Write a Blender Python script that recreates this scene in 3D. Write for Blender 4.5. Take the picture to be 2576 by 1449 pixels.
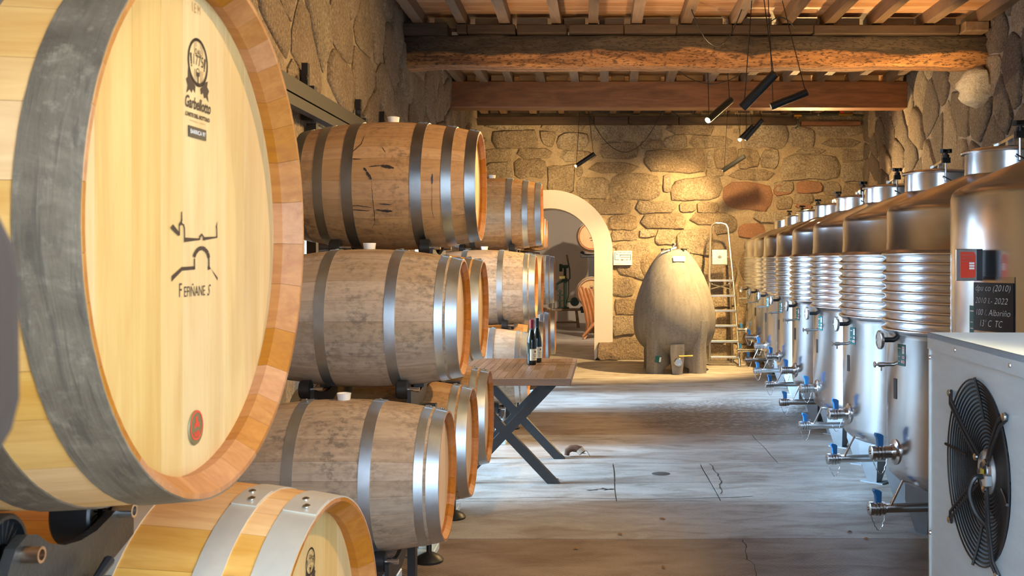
import bpy, math, random
from math import pi, sin, cos, tan, sqrt, radians, atan2
from mathutils import Vector, Matrix, noise
random.seed(7)
SC = bpy.context.scene
for o in list(bpy.data.objects): bpy.data.objects.remove(o)
COL = SC.collection
# ------------------------------------------------------------------ camera
cd = bpy.data.cameras.new('camera'); cam = bpy.data.objects.new('camera', cd); COL.objects.link(cam)
cam.location = (0, 0, 1.6); cam.rotation_euler = (pi/2, 0, 0)
cd.sensor_width = 36; cd.lens = 36.195; cd.shift_x = -0.0804; cd.shift_y = -0.027
cd.clip_start = .02; cd.clip_end = 200
cd.dof.use_dof = True; cd.dof.focus_distance = 6.0; cd.dof.aperture_fstop = 13
SC.camera = cam
# ------------------------------------------------------------------ colour management, world
SC.view_settings.view_transform = 'Standard'; SC.view_settings.look = 'None'
SC.view_settings.gamma = 1; SC.view_settings.use_curve_mapping = False
SC.view_settings.exposure = 0.35
W = bpy.data.worlds.new('sky'); SC.world = W; W.use_nodes = True
bg = W.node_tree.nodes['Background']; bg.inputs[0].default_value = (.55, .76, 1, 1); bg.inputs[1].default_value = 13.0
SC.cycles.max_bounces = 10; SC.cycles.diffuse_bounces = 6; SC.cycles.glossy_bounces = 5; SC.cycles.transmission_bounces = 6
WARM = (1, .66, .27)
def spot(name, loc, target, power, angle=60, blend=.6, col=WARM, r=.03):
    l = bpy.data.lights.new(name, 'SPOT'); l.energy = power; l.color = col
    l.spot_size = radians(angle); l.spot_blend = blend; l.shadow_soft_size = r
    o = bpy.data.objects.new(name, l); COL.objects.link(o); o.location = loc
    o.rotation_euler = (Vector(target)-Vector(loc)).to_track_quat('-Z', 'Y').to_euler(); return o
def portal(name, loc, rot, sx, sy):
    l = bpy.data.lights.new(name, 'AREA'); l.shape = 'RECTANGLE'; l.size = sx; l.size_y = sy; l.cycles.is_portal = True
    o = bpy.data.objects.new(name, l); COL.objects.link(o); o.location = loc; o.rotation_euler = rot
# daylight enters through the two openings of the left wall and the entrance behind the camera
portal('portal_left', (-2.12, 7.82, 1.25), (0, -pi/2, 0), 2.5, 2.15)
portal('portal_left_far', (-2.12, 11.95, 1.3), (0, -pi/2, 0), 2.6, 2.1)
portal('portal_door', (.54, .12, 1.45), (pi/2, 0, 0), 1.92, 2.9)
sl = bpy.data.lights.new('low_sun', 'SUN'); sl.energy = 13.0; sl.angle = radians(16); sl.color = (.50, .74, 1)
so = bpy.data.objects.new('low_sun', sl); COL.objects.link(so); so.rotation_euler = Vector((1, .06, -.33)).to_track_quat('-Z', 'Y').to_euler()
# lamps: the tube spots of the cellar (positions measured on the tubes), two more hung unseen nearer the entrance, added fills without fixtures
KEY = spot('key_spot', (1.25, 3.35, 3.15), (-.66, 2.0, .98), 190, 75, .5)
spot('key_spot_side', (.45, .62, 3.1), (-.9, 1.4, 1.6), 24, 80, .5)
spot('key_spot_far', (1.5, 4.1, 3.1), (-1.0, 5.2, 1.3), 280, 80, .8)
spot('tube_spot', (1.17, 10.66, 3.04), (-.75, 9.2, 1.45), 450, 50, .7)
spot('chiller_fill', (1.1, 2.5, 3.3), (1.5, 2.95, 1.3), 70, 60, .6, (1, .84, .66))  # added fill to brighten the chiller top, no lamp known here
spot('barrel_spot', (.95, 7.5, 2.95), (-.72, 9.25, 1.40), 330, 26, .7)
spot('tube_spot', (1.30, 9.06, 2.94), (-1.2, 6.2, 1.4), 220, 70, .7)
spot('tube_spot', (1.31, 9.15, 2.92), (.7, 14.2, .1), 260, 45, .8)  # extra beam added at this tube end to lift the floor by the egg
spot('tube_spot', (1.59, 9.3, 2.98), (-.9, 9.6, 1.1), 260, 80, .7)
spot('tube_spot', (1.90, 15.31, 2.93), (1.25, 16.6, 2.45), 300, 70, .8)
spot('tube_spot', (2.08, 14.2, 3.26), (.8, 15.5, .7), 1250, 80, .6)
spot('tube_spot', (2.05, 14.6, 3.30), (2.9, 16.6, 2.7), 330, 115, .8)
spot('tube_spot', (-.29, 15.2, 2.98), (-.9, 16.6, 2.9), 120, 125, .8)
spot('wall_grazer', (3.1, 15.2, 2.5), (3.9, 11.0, 2.6), 420, 120, .8)
spot('left_wall_fill', (.9, 7.2, 3.2), (-1.9, 6.6, 3.1), 230, 110, .9)  # added fill for the left wall, no fixture hangs here
spot('ceiling_fill', (3.0, 9.45, 2.9), (2.7, 10.6, 3.8), 100, 140, .9)  # uplights added to brighten boards and beam, none has a fixture
spot('ceiling_fill', (-.7, 9.2, 2.9), (.3, 10.6, 3.9), 35, 140, .9)
spot('ceiling_fill', (.7, 8.9, 3.2), (1.3, 10.0, 4.06), 50, 140, .9)
spot('back_room_spot', (.9, 18.2, 3.05), (-.5, 24.5, 1.4), 750, 110, .8, (1, .80, .58), .04)

# ------------------------------------------------------------------ mesh helpers
class MB:
    def __init__(s): s.v = []; s.f = []
    def add(s, vs, fs, M=None):
        o = len(s.v)
        s.v += [tuple(M @ Vector(p)) if M else tuple(p) for p in vs]
        s.f += [tuple(i+o for i in f) for f in fs]; return s
    def box(s, x0, x1, y0, y1, z0, z1, M=None, b=0):
        if b <= 0:
            vs = [(x, y, z) for x in (x0, x1) for y in (y0, y1) for z in (z0, z1)]
            return s.add(vs, [(0,1,3,2),(4,6,7,5),(0,4,5,1),(2,3,7,6),(0,2,6,4),(1,5,7,3)], M)
        # chamfered box: 24 verts
        vs = []; fs = []; lo = (x0,y0,z0); hi = (x1,y1,z1); idx = {}
        for cx in (0,1):
            for cy in (0,1):
                for cz in (0,1):
                    c = (cx,cy,cz)
                    for a in range(3):
                        p = []
                        for k in range(3):
                            e = hi[k] if c[k] else lo[k]
                            if k != a: e += -b if c[k] else b
                            p.append(e)
                        idx[(c,a)] = len(vs); vs.append(p)
        def fl(q): fs.append(tuple(q))
        for a in range(3):
            o1, o2 = [k for k in range(3) if k != a]
            for sd in (0,1):
                q = []
                for u, w in ((0,0),(1,0),(1,1),(0,1)):
                    c = [0,0,0]; c[a] = sd; c[o1] = u; c[o2] = w; q.append(idx[(tuple(c),a)])
                if (sd == 1) != (a != 1): q = q[::-1]
                fl(q)
        for a in range(3):
            o1, o2 = [k for k in range(3) if k != a]
            for u in (0,1):
                for w in (0,1):
                    c0 = [0,0,0]; c0[o1] = u; c0[o2] = w; c1 = list(c0); c1[a] = 1
                    fl([idx[(tuple(c0),o1)], idx[(tuple(c1),o1)], idx[(tuple(c1),o2)], idx[(tuple(c0),o2)]])
        for c in [(a,b2,c2) for a in (0,1) for b2 in (0,1) for c2 in (0,1)]:
            fl([idx[(c,0)], idx[(c,1)], idx[(c,2)]])
        return s.add(vs, fs, M)
    def rev(s, prof, n=24, axis='z', M=None, a0=0, a1=2*pi, closed=None):
        """lathe profile [(r,h)...]; points of r=0 close the end"""
        full = abs(a1-a0-2*pi) < 1e-6
        k = n if full else n+1
        vs = []; fs = []
        for r, h in prof:
            for i in range(k):
                a = a0+(a1-a0)*i/n
                if axis == 'z': vs.append((r*cos(a), r*sin(a), h))
                elif axis == 'x': vs.append((h, r*cos(a), r*sin(a)))
                else: vs.append((r*sin(a), h, r*cos(a)))
        for j in range(len(prof)-1):
            for i in range(n):
                i2 = (i+1) % k
                a, b, c, d = j*k+i, j*k+i2, (j+1)*k+i2, (j+1)*k+i
                if prof[j][0] < 1e-6: fs.append((a, c, d))
                elif prof[j+1][0] < 1e-6: fs.append((a, b, c))
                else: fs.append((a, b, c, d))
        return s.add(vs, fs, M)
    def cyl(s, p0, p1, r, n=16, r1=None, cap=True):
        p0 = Vector(p0); p1 = Vector(p1); d = p1-p0; L = d.length
        M = Matrix.Translation(p0) @ d.to_track_quat('Z', 'Y').to_matrix().to_4x4()
        r1 = r if r1 is None else r1
        pr = [(r,0),(r1,L)]
        if cap: pr = [(0,0)]+pr+[(0,L)]
        return s.rev(pr, n, 'z', M)
    def tube(s, pts, r, n=8, cap=True):
        pts = [Vector(p) for p in pts]; ring = []; vs = []; fs = []
        up = None
        for i, p in enumerate(pts):
            t = (pts[min(i+1,len(pts)-1)]-pts[max(i-1,0)]).normalized()
            if up is None:
                up = Vector((0,0,1)) if abs(t.z) < .9 else Vector((1,0,0))
            a = t.cross(up)
            if a.length < 1e-5: a = t.orthogonal()
            a.normalize(); b = a.cross(t).normalized(); up = b
            rr = r[i] if isinstance(r, (list,tuple)) else r
            vs += [p+a*rr*cos(2*pi*k/n)+b*rr*sin(2*pi*k/n) for k in range(n)]
        for i in range(len(pts)-1):
            for k in range(n):
                k2 = (k+1) % n; fs.append((i*n+k, i*n+k2, (i+1)*n+k2, (i+1)*n+k))
        if cap: fs.append(tuple(range(n))[::-1]); fs.append(tuple(range((len(pts)-1)*n, len(pts)*n)))
        return s.add(vs, fs)
    def prism(s, poly, h0, h1, M=None):
        """polygon in xy extruded z h0..h1"""
        n = len(poly)
        vs = [(x,y,h0) for x,y in poly]+[(x,y,h1) for x,y in poly]
        fs = [tuple(range(n))[::-1], tuple(range(n,2*n))]+[(i,(i+1)%n,(i+1)%n+n,i+n) for i in range(n)]
        return s.add(vs, fs, M)
    def strip(s, pts, w, h=0.0006, M=None):
        """flat ribbon polyline in xy, of width w (or list), lifted h"""
        P = [Vector((p[0],p[1],0)) for p in pts]; vs = []; fs = []
        for i, p in enumerate(P):
            t0 = (P[i]-P[i-1]).normalized() if i else (P[1]-P[0]).normalized()
            t1 = (P[i+1]-P[i]).normalized() if i < len(P)-1 else t0
            m = (t0+t1); m = m.normalized() if m.length > 1e-4 else t0
            nn = Vector((-m.y, m.x, 0)); k = 1/max(.45, nn.dot(Vector((-t0.y,t0.x,0))))
            ww = (w[i] if isinstance(w,(list,tuple)) else w)/2*k
            vs += [p+nn*ww+Vector((0,0,h)), p-nn*ww+Vector((0,0,h))]
        fs = [(2*i,2*i+1,2*i+3,2*i+2) for i in range(len(P)-1)]
        return s.add(vs, fs, M)
    def mesh(s, name, mat, smooth=35):
        me = bpy.data.meshes.new(name); me.from_pydata(s.v, [], s.f)
        import bmesh as _b
        bm = _b.new(); bm.from_mesh(me); _b.ops.recalc_face_normals(bm, faces=bm.faces); bm.to_mesh(me); bm.free()
        if mat: me.materials.append(mat)
        if smooth:
            me.polygons.foreach_set('use_smooth', [True]*len(me.polygons))
            try: me.set_sharp_from_angle(angle=radians(smooth))
            except Exception: pass
        me.update(); return me
def link(name, data, parent=None, loc=(0,0,0), rot=(0,0,0), scale=None):
    o = bpy.data.objects.new(name, data); COL.objects.link(o)
    o.location = loc; o.rotation_euler = rot
    if scale: o.scale = scale
    if parent: o.parent = parent
    return o
def obj(name, mb, mat, parent=None, loc=(0,0,0), rot=(0,0,0), smooth=35):
    return link(name, mb.mesh(name, mat, smooth), parent, loc, rot)
def tag(o, label, cat, group=None):
    o['label'] = label; o['category'] = cat
    if group: o['group'] = group
    return o
def thing(name, label, cat, loc=(0,0,0), rz=0, group=None):
    o = bpy.data.objects.new(name, None); COL.objects.link(o); o.empty_display_size = .1
    o.location = loc; o.rotation_euler = (0,0,rz); return tag(o, label, cat, group)
def struct(o): o['kind'] = 'structure'; return o
def dup(o, parent=None):
    c = o.copy(); COL.objects.link(c)
    if parent is not None: c.parent = parent
    for ch in list(o.children): dup(ch, c)
    return c
def text_mesh(body, size, mat, shear=0, name='lettering', sx=1, bold=0):
    cu = bpy.data.curves.new('t', 'FONT'); cu.body = body; cu.size = size; cu.shear = shear; cu.align_x = 'CENTER'; cu.align_y = 'CENTER'
    cu.offset = bold; cu.resolution_u = 3
    to = bpy.data.objects.new('t', cu); COL.objects.link(to)
    dg = bpy.context.evaluated_depsgraph_get(); dg.update()
    me = bpy.data.meshes.new_from_object(to.evaluated_get(dg)); bpy.data.objects.remove(to)
    me.name = name; me.materials.clear(); me.materials.append(mat)
    if sx != 1:
        for v in me.vertices: v.co.x *= sx
    return me
# ------------------------------------------------------------------ node helpers
def nd(nt, typ, ins=None, **at):
    n = nt.nodes.new(typ)
    for k, v in at.items(): setattr(n, k, v)
    for k, v in (ins or {}).items():
        s = n.inputs[k]
        if isinstance(v, bpy.types.NodeSocket): nt.links.new(v, s)
        else: s.default_value = v
    return n
def c4(c): return (c[0], c[1], c[2], 1)
def ramp(nt, fac, stops):
    n = nd(nt, 'ShaderNodeValToRGB', {0: fac}); e = n.color_ramp.elements
    while len(e) < len(stops): e.new(.5)
    for i, (p, c) in enumerate(stops): e[i].position = p; e[i].color = c4(c) if len(c) == 3 else c
    return n.outputs[0]
def mixc(nt, f, a, b, bt='MIX'):
    n = nt.nodes.new('ShaderNodeMix'); n.data_type = 'RGBA'; n.blend_type = bt
    for i, v in ((0, f), (6, a), (7, b)):
        if isinstance(v, bpy.types.NodeSocket): nt.links.new(v, n.inputs[i])
        else: n.inputs[i].default_value = c4(v) if i else v
    return n.outputs[2]
def mth(nt, op, a, b=0.0, clamp=False):
    n = nt.nodes.new('ShaderNodeMath'); n.operation = op; n.use_clamp = clamp
    for i, v in ((0, a), (1, b)):
        if isinstance(v, bpy.types.NodeSocket): nt.links.new(v, n.inputs[i])
        else: n.inputs[i].default_value = v
    return n.outputs[0]
def base(name, col=(.5,.5,.5), rough=.5, metal=0.0):
    m = bpy.data.materials.new(name); m.use_nodes = True; nt = m.node_tree; b = nt.nodes['Principled BSDF']
    b.inputs['Base Color'].default_value = c4(col); b.inputs['Roughness'].default_value = rough; b.inputs['Metallic'].default_value = metal
    return m, nt, b
def coords(nt, scale, rnd=True, world=False):
    if world: v = nd(nt, 'ShaderNodeNewGeometry').outputs['Position']
    else: v = nd(nt, 'ShaderNodeTexCoord').outputs['Object']
    if rnd:
        r = nd(nt, 'ShaderNodeObjectInfo').outputs['Random']
        off = nd(nt, 'ShaderNodeVectorMath', {0: (31.7, 17.3, 53.1)}, operation='SCALE'); nt.links.new(r, off.inputs['Scale'])
        v = nd(nt, 'ShaderNodeVectorMath', {0: v, 1: off.outputs[0]}, operation='ADD').outputs[0]
    return nd(nt, 'ShaderNodeVectorMath', {0: v, 1: scale}, operation='MULTIPLY').outputs[0]
def noi(nt, vec, scale=1, detail=4, rough=.55, dist=0.0):
    return nd(nt, 'ShaderNodeTexNoise', {'Vector': vec, 'Scale': scale, 'Detail': detail, 'Roughness': rough, 'Distortion': dist}).outputs[0]
def bump(nt, b, h, strength=.3, dist=.01):
    n = nd(nt, 'ShaderNodeBump', {'Height': h, 'Strength': strength, 'Distance': dist}); nt.links.new(n.outputs[0], b.inputs['Normal'])
def wood(name, c0, c1, along='x', grain=14, rough=.55, vary=.18, stain=None, stain_amt=.6, bmp=.12, fine=1.0):
    """c0/c1 dark and light grain colours; stain: colour of mould / soot patches"""
    m, nt, b = base(name, c0, rough)
    g = {'x': (1.1, grain, grain), 'y': (grain, 1.1, grain), 'z': (grain, grain, 1.1)}[along]
    v = coords(nt, g)
    n1 = noi(nt, v, 1.0, 5, .6, 1.2)
    g2 = tuple(x*5 for x in g); v2 = coords(nt, g2); n2 = noi(nt, v2, 1.0, 3, .6)
    f = mth(nt, 'ADD', mth(nt, 'MULTIPLY', n1, .72), mth(nt, 'MULTIPLY', n2, .28))
    col = ramp(nt, f, [(.33, c0), (.66, c1)])
    r = nd(nt, 'ShaderNodeObjectInfo').outputs['Random']
    val = mth(nt, 'ADD', mth(nt, 'MULTIPLY', r, vary*2), 1-vary)
    hs = nd(nt, 'ShaderNodeHueSaturation', {'Color': col, 'Value': val, 'Saturation': mth(nt, 'ADD', mth(nt, 'MULTIPLY', r, -.2), 1.08)})
    col = hs.outputs[0]
    if stain:
        p = coords(nt, (3.2, 2.6, 2.6), rnd=False, world=True)
        s1 = noi(nt, p, 1.0, 3, .6, .4)
        s2 = noi(nt, coords(nt, (26, 40, 40), False, True), 1.0, 4, .7)
        sf = mth(nt, 'MULTIPLY', ramp(nt, s1, [(.38, (0,0,0)), (.66, (1,1,1))]), ramp(nt, s2, [(.46, (0,0,0)), (.62, (1,1,1))]))
        col = mixc(nt, mth(nt, 'MULTIPLY', sf, stain_amt), col, stain)
    nt.links.new(col, b.inputs['Base Color'])
    bump(nt, b, f, bmp, .004)
    return m
def metal(name, col, rough, scale=(6,6,6), rv=.15, cv=.25, aniso=0, bmp=.02):
    m, nt, b = base(name, col, rough, 1.0)
    v = coords(nt, scale, True); n = noi(nt, v, 1, 5, .65)
    nt.links.new(mth(nt, 'ADD', mth(nt, 'MULTIPLY', n, rv*2), rough-rv, True), b.inputs['Roughness'])
    nt.links.new(mixc(nt, n, tuple(x*(1-cv) for x in col), tuple(min(1, x*(1+cv)) for x in col)), b.inputs['Base Color'])
    if aniso:
        b.inputs['Anisotropic'].default_value = aniso
        t = nd(nt, 'ShaderNodeTangent', direction_type='RADIAL', axis='Z'); nt.links.new(t.outputs[0], b.inputs['Tangent'])
    if bmp: bump(nt, b, n, bmp, .01)
    return m
def stone(name, cols, spk=.5, bmp=.7, rough=.9, sc=1.0):
    m, nt, b = base(name, cols[0], rough)
    r = nd(nt, 'ShaderNodeObjectInfo').outputs['Random']
    k = len(cols)
    col = ramp(nt, r, [(i/(k-1) if k > 1 else 0, c) for i, c in enumerate(cols)]) if k > 1 else None
    v = coords(nt, (sc,)*3)
    big = noi(nt, v, 3.5, 4, .6, .3); fine = noi(nt, v, 42, 4, .75); mid = noi(nt, v, 14, 5, .7, .2)
    a = mixc(nt, big, col if col else cols[0], tuple(x*.55 for x in cols[-1]), 'MIX') if False else None
    c = col if col else nd(nt, 'ShaderNodeRGB').outputs[0]
    if not col: c.default_value = c4(cols[0])
    c = mixc(nt, mth(nt, 'MULTIPLY', ramp(nt, big, [(.35, (0,0,0)), (.75, (1,1,1))]), .6), c, (.2, .13, .075))
    c = mixc(nt, mth(nt, 'MULTIPLY', ramp(nt, fine, [(.38, (1,1,1)), (.55, (0,0,0))]), spk), c, (.09, .07, .055))
    c = mixc(nt, mth(nt, 'MULTIPLY', ramp(nt, fine, [(.56, (0,0,0)), (.72, (1,1,1))]), spk*.6), c, (.75, .68, .58))
    nt.links.new(c, b.inputs['Base Color'])
    h = mth(nt, 'ADD', mth(nt, 'MULTIPLY', mid, 1.0), mth(nt, 'MULTIPLY', fine, .35))
    bump(nt, b, h, bmp, .05)
    return m
def plain(name, col, rough=.5, metallic=0.0, nscale=20, var=.12, bmp=.05):
    m, nt, b = base(name, col, rough, metallic)
    n = noi(nt, coords(nt, (nscale,)*3), 1, 4, .6)
    nt.links.new(mixc(nt, n, tuple(x*(1-var) for x in col), tuple(min(1, x*(1+var)) for x in col)), b.inputs['Base Color'])
    if bmp: bump(nt, b, n, bmp, .003)
    return m
# ------------------------------------------------------------------ materials
OAK_NEW = wood('oak_pale', (.58,.265,.062), (.77,.425,.135), 'x', 16, .5, .06)
OAK_HEAD = wood('oak_head', (.52,.29,.085), (.65,.43,.165), 'z', 13, .5, .07, bmp=.05)
OAK_END = wood('oak_inside', (.30,.09,.010), (.43,.16,.028), 'x', 26, .55, .14)
OAK_USED = wood('oak_weathered', (.36,.25,.165), (.54,.395,.27), 'x', 15, .75, .06, (.06,.055,.05), .62, .2)
OAK_TOP = wood('oak_brown', (.38,.195,.08), (.54,.31,.14), 'x', 14, .6, .12, (.03,.025,.025), .6, .15)
OAK_USED_HEAD = wood('oak_used_head', (.52,.36,.22), (.66,.48,.31), 'z', 16, .6, .08)
GALV = metal('galvanised_hoop', (.55,.60,.65), .43, (9,9,9), .12, .3)
GALV_DARK = metal('dark_steel_hoop', (.33,.34,.35), .38, (8,8,8), .12, .35)
def worn_hoop():
    m, nt, b = base('worn_cask_hoop', (.15,.12,.085), .6, .12)
    v = coords(nt, (1,1,1), False); n1 = noi(nt, v, 7, 6, .7, .6); n2 = noi(nt, v, 45, 5, .7); n3 = noi(nt, nd(nt, 'ShaderNodeVectorMath', {0: v, 1: (60, 7, 7)}, operation='MULTIPLY').outputs[0], 1, 4, .6, .8)
    c = ramp(nt, n1, [(.3, (.09,.06,.036)), (.55, (.165,.118,.075)), (.75, (.25,.18,.115))])
    c = mixc(nt, mth(nt, 'MULTIPLY', ramp(nt, n2, [(.54, (0,0,0)), (.7, (1,1,1))]), .5), c, (.33,.25,.16))
    c = mixc(nt, mth(nt, 'MULTIPLY', ramp(nt, n3, [(.56, (0,0,0)), (.66, (1,1,1))]), .45), c, (.05,.04,.03))
    nt.links.new(c, b.inputs['Base Color']); nt.links.new(mth(nt, 'ADD', mth(nt, 'MULTIPLY', n2, .4), .38), b.inputs['Roughness'])
    bump(nt, b, mth(nt, 'ADD', n3, mth(nt, 'MULTIPLY', n2, .4)), .35, .004); return m
HOOP_BIG = worn_hoop()
HOOP_PALE = metal('pale_zinc_hoop', (.70,.64,.52), .5, (7,7,7), .1, .2); HOOP_PALE.node_tree.nodes['Principled BSDF'].inputs['Metallic'].default_value = .6
STEEL = metal('brushed_stainless', (.74,.78,.83), .2, (1.5,1.5,26), .05, .06, .55, 0)
STEEL_S = metal('polished_fitting', (.62,.61,.60), .22, (20,20,20), .06, .1)
GALVSHEET = metal('galvanised_sheet', (.62,.77,.92), .42, (5,5,26), .1, .16); GALVSHEET.node_tree.nodes['Principled BSDF'].inputs['Metallic'].default_value = .2  # zinc blue pushed further, puts cool daylight into the sheet colour
LEGM = plain('tank_leg_steel', (.30,.33,.36), .45, .5, 20, .12)
BLACKM = plain('black_steel', (.018,.018,.02), .45, .0, 30, .3)
BLACKP = plain('black_plastic', (.012,.012,.013), .4)
BRONZE = plain('brown_anodised_rail', (.022,.015,.010), .6, 0)
BLUE = plain('blue_plastic', (.02,.16,.42), .4)
WHITE = plain('white_silicone', (.82,.80,.76), .5)
PAPER = plain('paper', (.84,.82,.78), .7, 0, 30, .04)
INK = plain('burnt_ink', (.045,.022,.012), .7)
INKB = plain('black_ink', (.02,.02,.02), .6)
TEAL = plain('teal_label', (.015,.13,.13), .45)
PINK = plain('pink_label', (.75,.04,.16), .5)
RED = plain('red_label', (.70,.05,.02), .4)
YELLOW = plain('yellow_label', (.85,.62,.02), .5)
MEDAL = plain('bronze_green_medal', (.20,.15,.06), .5, .3)
CHALK = plain('chalk', (.72,.74,.74), .9)
SLATE = plain('slate_black', (.013,.014,.016), .45)
GLASSD = plain('dark_bottle_glass', (.006,.010,.007), .06)
CAPS = plain('burgundy_capsule', (.20,.012,.02), .3)
CREAM = plain('cream_label', (.72,.62,.42), .6)
CONC = wood('egg_concrete', (.19,.168,.138), (.285,.255,.215), 'z', 9, .85, .02, (.10,.09,.075), .5, .25)
ALU = metal('ladder_aluminium', (.70,.68,.64), .32, (10,10,10), .08, .1)
PLASTER = plain('lime_plaster', (.60,.57,.53), .85, 0, 3, .06, .3)
PLASTER_G = plain('grey_plaster', (.56,.51,.46), .85, 0, 2, .05, .2)
DARKWOOD = wood('dark_purlin_wood', (.034,.018,.010), (.085,.046,.023), 'x', 10, .7, .3, None, .5, .3)
RAFTER = wood('rafter_wood', (.13,.073,.038), (.25,.15,.08), 'y', 12, .65, .22, None, .5, .2)
BOARD = wood('ceiling_board_wood', (.40,.175,.065), (.57,.295,.125), 'x', 10, .55, .22, None, .5, .15)
BOARDL = wood('infill_board_wood', (.38,.21,.09), (.52,.32,.15), 'x', 10, .6, .2)
BEAMR = wood('red_pine_beam', (.11,.034,.011), (.28,.105,.036), 'x', 7, .5, .08, None, .5, .25)
TABLEW = wood('table_board_wood', (.070,.027,.010), (.155,.070,.028), 'y', 14, .38, .22); TABLEW.node_tree.nodes['Principled BSDF'].inputs['Specular IOR Level'].default_value = .22
BENCHW = wood('bench_wood', (.16,.10,.055), (.30,.20,.12), 'x', 10, .7, .1)
STAVEW = wood('stave_chair_wood', (.30,.12,.045), (.46,.21,.09), 'z', 10, .55, .15)
GREENM = plain('green_cast_iron', (.018,.05,.032), .45, .2)
BRASS = plain('brass', (.62,.42,.12), .3, 1)
GRAN = stone('granite_tan', [(.50,.40,.27), (.40,.30,.19), (.56,.46,.32), (.44,.32,.19), (.53,.44,.32)], .6, 1.1)
GRANRED = stone('granite_red', [(.34,.16,.09), (.38,.18,.10)], .3, .6)
GRANL = stone('granite_brown', [(.40,.29,.19), (.32,.23,.15), (.46,.35,.23)], .6, .8)
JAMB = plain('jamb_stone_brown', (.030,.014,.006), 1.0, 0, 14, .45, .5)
GRANP = stone('granite_violet', [(.27,.205,.18), (.33,.26,.205), (.23,.17,.145), (.37,.29,.215)], .6, 1.7)
GRANW = stone('pale_corbel_stone', [(.62,.56,.46)], .25, .7)
MORTAR = stone('lime_mortar', [(.50,.39,.25)], .3, .7)
MORTARG = stone('grey_mortar', [(.44,.37,.31)], .35, .8)
# two special materials: worm-eaten hewn beam and the concrete floor
def hewn():
    m, nt, b = base('hewn_beam_wood', (.1,.06,.03), .8)
    v = coords(nt, (1.2, 9, 9), False); n = noi(nt, v, 1, 6, .65, 1.0)
    z = nd(nt, 'ShaderNodeSeparateXYZ', {0: nd(nt, 'ShaderNodeTexCoord').outputs['Object']}).outputs
    w = noi(nt, coords(nt, (1.5, 1.5, 1.5), False), 1, 3, .5)
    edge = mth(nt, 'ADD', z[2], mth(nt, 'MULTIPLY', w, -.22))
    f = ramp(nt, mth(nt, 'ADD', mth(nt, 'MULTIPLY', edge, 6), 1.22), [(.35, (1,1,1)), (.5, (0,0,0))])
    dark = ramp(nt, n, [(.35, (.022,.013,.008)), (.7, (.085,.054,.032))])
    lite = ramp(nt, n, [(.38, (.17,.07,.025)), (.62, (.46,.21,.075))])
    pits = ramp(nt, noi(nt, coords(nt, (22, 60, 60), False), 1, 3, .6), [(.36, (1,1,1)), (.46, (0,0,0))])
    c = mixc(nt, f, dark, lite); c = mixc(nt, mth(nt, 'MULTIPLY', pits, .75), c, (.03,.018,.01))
    nt.links.new(c, b.inputs['Base Color']); bump(nt, b, mth(nt, 'SUBTRACT', n, mth(nt, 'MULTIPLY', pits, .5)), .7, .02); return m
HEWN = hewn()
def concrete(name='worn_concrete', tint=(1,1,1), rib=False):
    m, nt, b = base(name, (.4,.38,.35), .7)
    p = coords(nt, (1,1,1), False, True)
    big = noi(nt, p, .9, 5, .6, .5); mid = noi(nt, nd(nt, 'ShaderNodeVectorMath', {0: p, 1: (1.0, 2.6, 1)}, operation='MULTIPLY').outputs[0], 2.2, 6, .65, .6); fin = noi(nt, p, 60, 3, .7)
    c = ramp(nt, big, [(.3, (.30,.275,.25)), (.55, (.40,.375,.345)), (.75, (.47,.45,.42))])
    c = mixc(nt, mth(nt, 'MULTIPLY', ramp(nt, mid, [(.45, (0,0,0)), (.66, (1,1,1))]), .72), c, (.185,.135,.095))
    c = mixc(nt, mth(nt, 'MULTIPLY', ramp(nt, mid, [(.28, (1,1,1)), (.42, (0,0,0))]), .35), c, (.58,.56,.53))
    c = mixc(nt, mth(nt, 'MULTIPLY', ramp(nt, fin, [(.35, (1,1,1)), (.5, (0,0,0))]), .3), c, (.16,.14,.12))
    # pebbled patch around (1.6, 11)
    d = nd(nt, 'ShaderNodeVectorMath', {0: p, 1: (1.55, 10.6, 0)}, operation='DISTANCE').outputs['Value']
    mask = ramp(nt, mth(nt, 'ADD', mth(nt, 'MULTIPLY', d, .42), mth(nt, 'MULTIPLY', big, .5)), [(.55, (1,1,1)), (.85, (0,0,0))])
    vo = nd(nt, 'ShaderNodeTexVoronoi', {'Vector': p, 'Scale': 17.0}).outputs['Distance']
    pit = ramp(nt, vo, [(.32, (0,0,0)), (.5, (1,1,1))])
    pm = mth(nt, 'MULTIPLY', mask, pit)
    c = mixc(nt, mth(nt, 'MULTIPLY', pm, .7), c, (.10,.075,.055))
    c = mixc(nt, 1.0, c, tint, 'MULTIPLY')
    nt.links.new(c, b.inputs['Base Color'])
    nt.links.new(mth(nt, 'ADD', mth(nt, 'MULTIPLY', mid, .35), .38), b.inputs['Roughness'])
    h = mth(nt, 'SUBTRACT', mth(nt, 'ADD', mth(nt, 'MULTIPLY', mid, .5), mth(nt, 'MULTIPLY', fin, .12)), mth(nt, 'MULTIPLY', pm, .8))
    if rib:
        wv = nd(nt, 'ShaderNodeTexWave', {'Vector': p, 'Scale': 22.0, 'Distortion': 1.5, 'Detail': 2.0, 'Detail Scale': 1.0}, bands_direction='DIAGONAL').outputs[0]
        h = mth(nt, 'ADD', h, mth(nt, 'MULTIPLY', wv, .22))
    bump(nt, b, h, .35, .02); return m
FLOORM = concrete()
FLOORB = concrete('brown_ribbed_concrete', (.66, .52, .42), True)  # brown partly the slab's own, partly the dim near floor put into the tint
FLOORP = concrete('brown_pebbled_concrete', (.80, .66, .54))  # brown partly own, partly the shade band between daylight patches as tint

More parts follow.
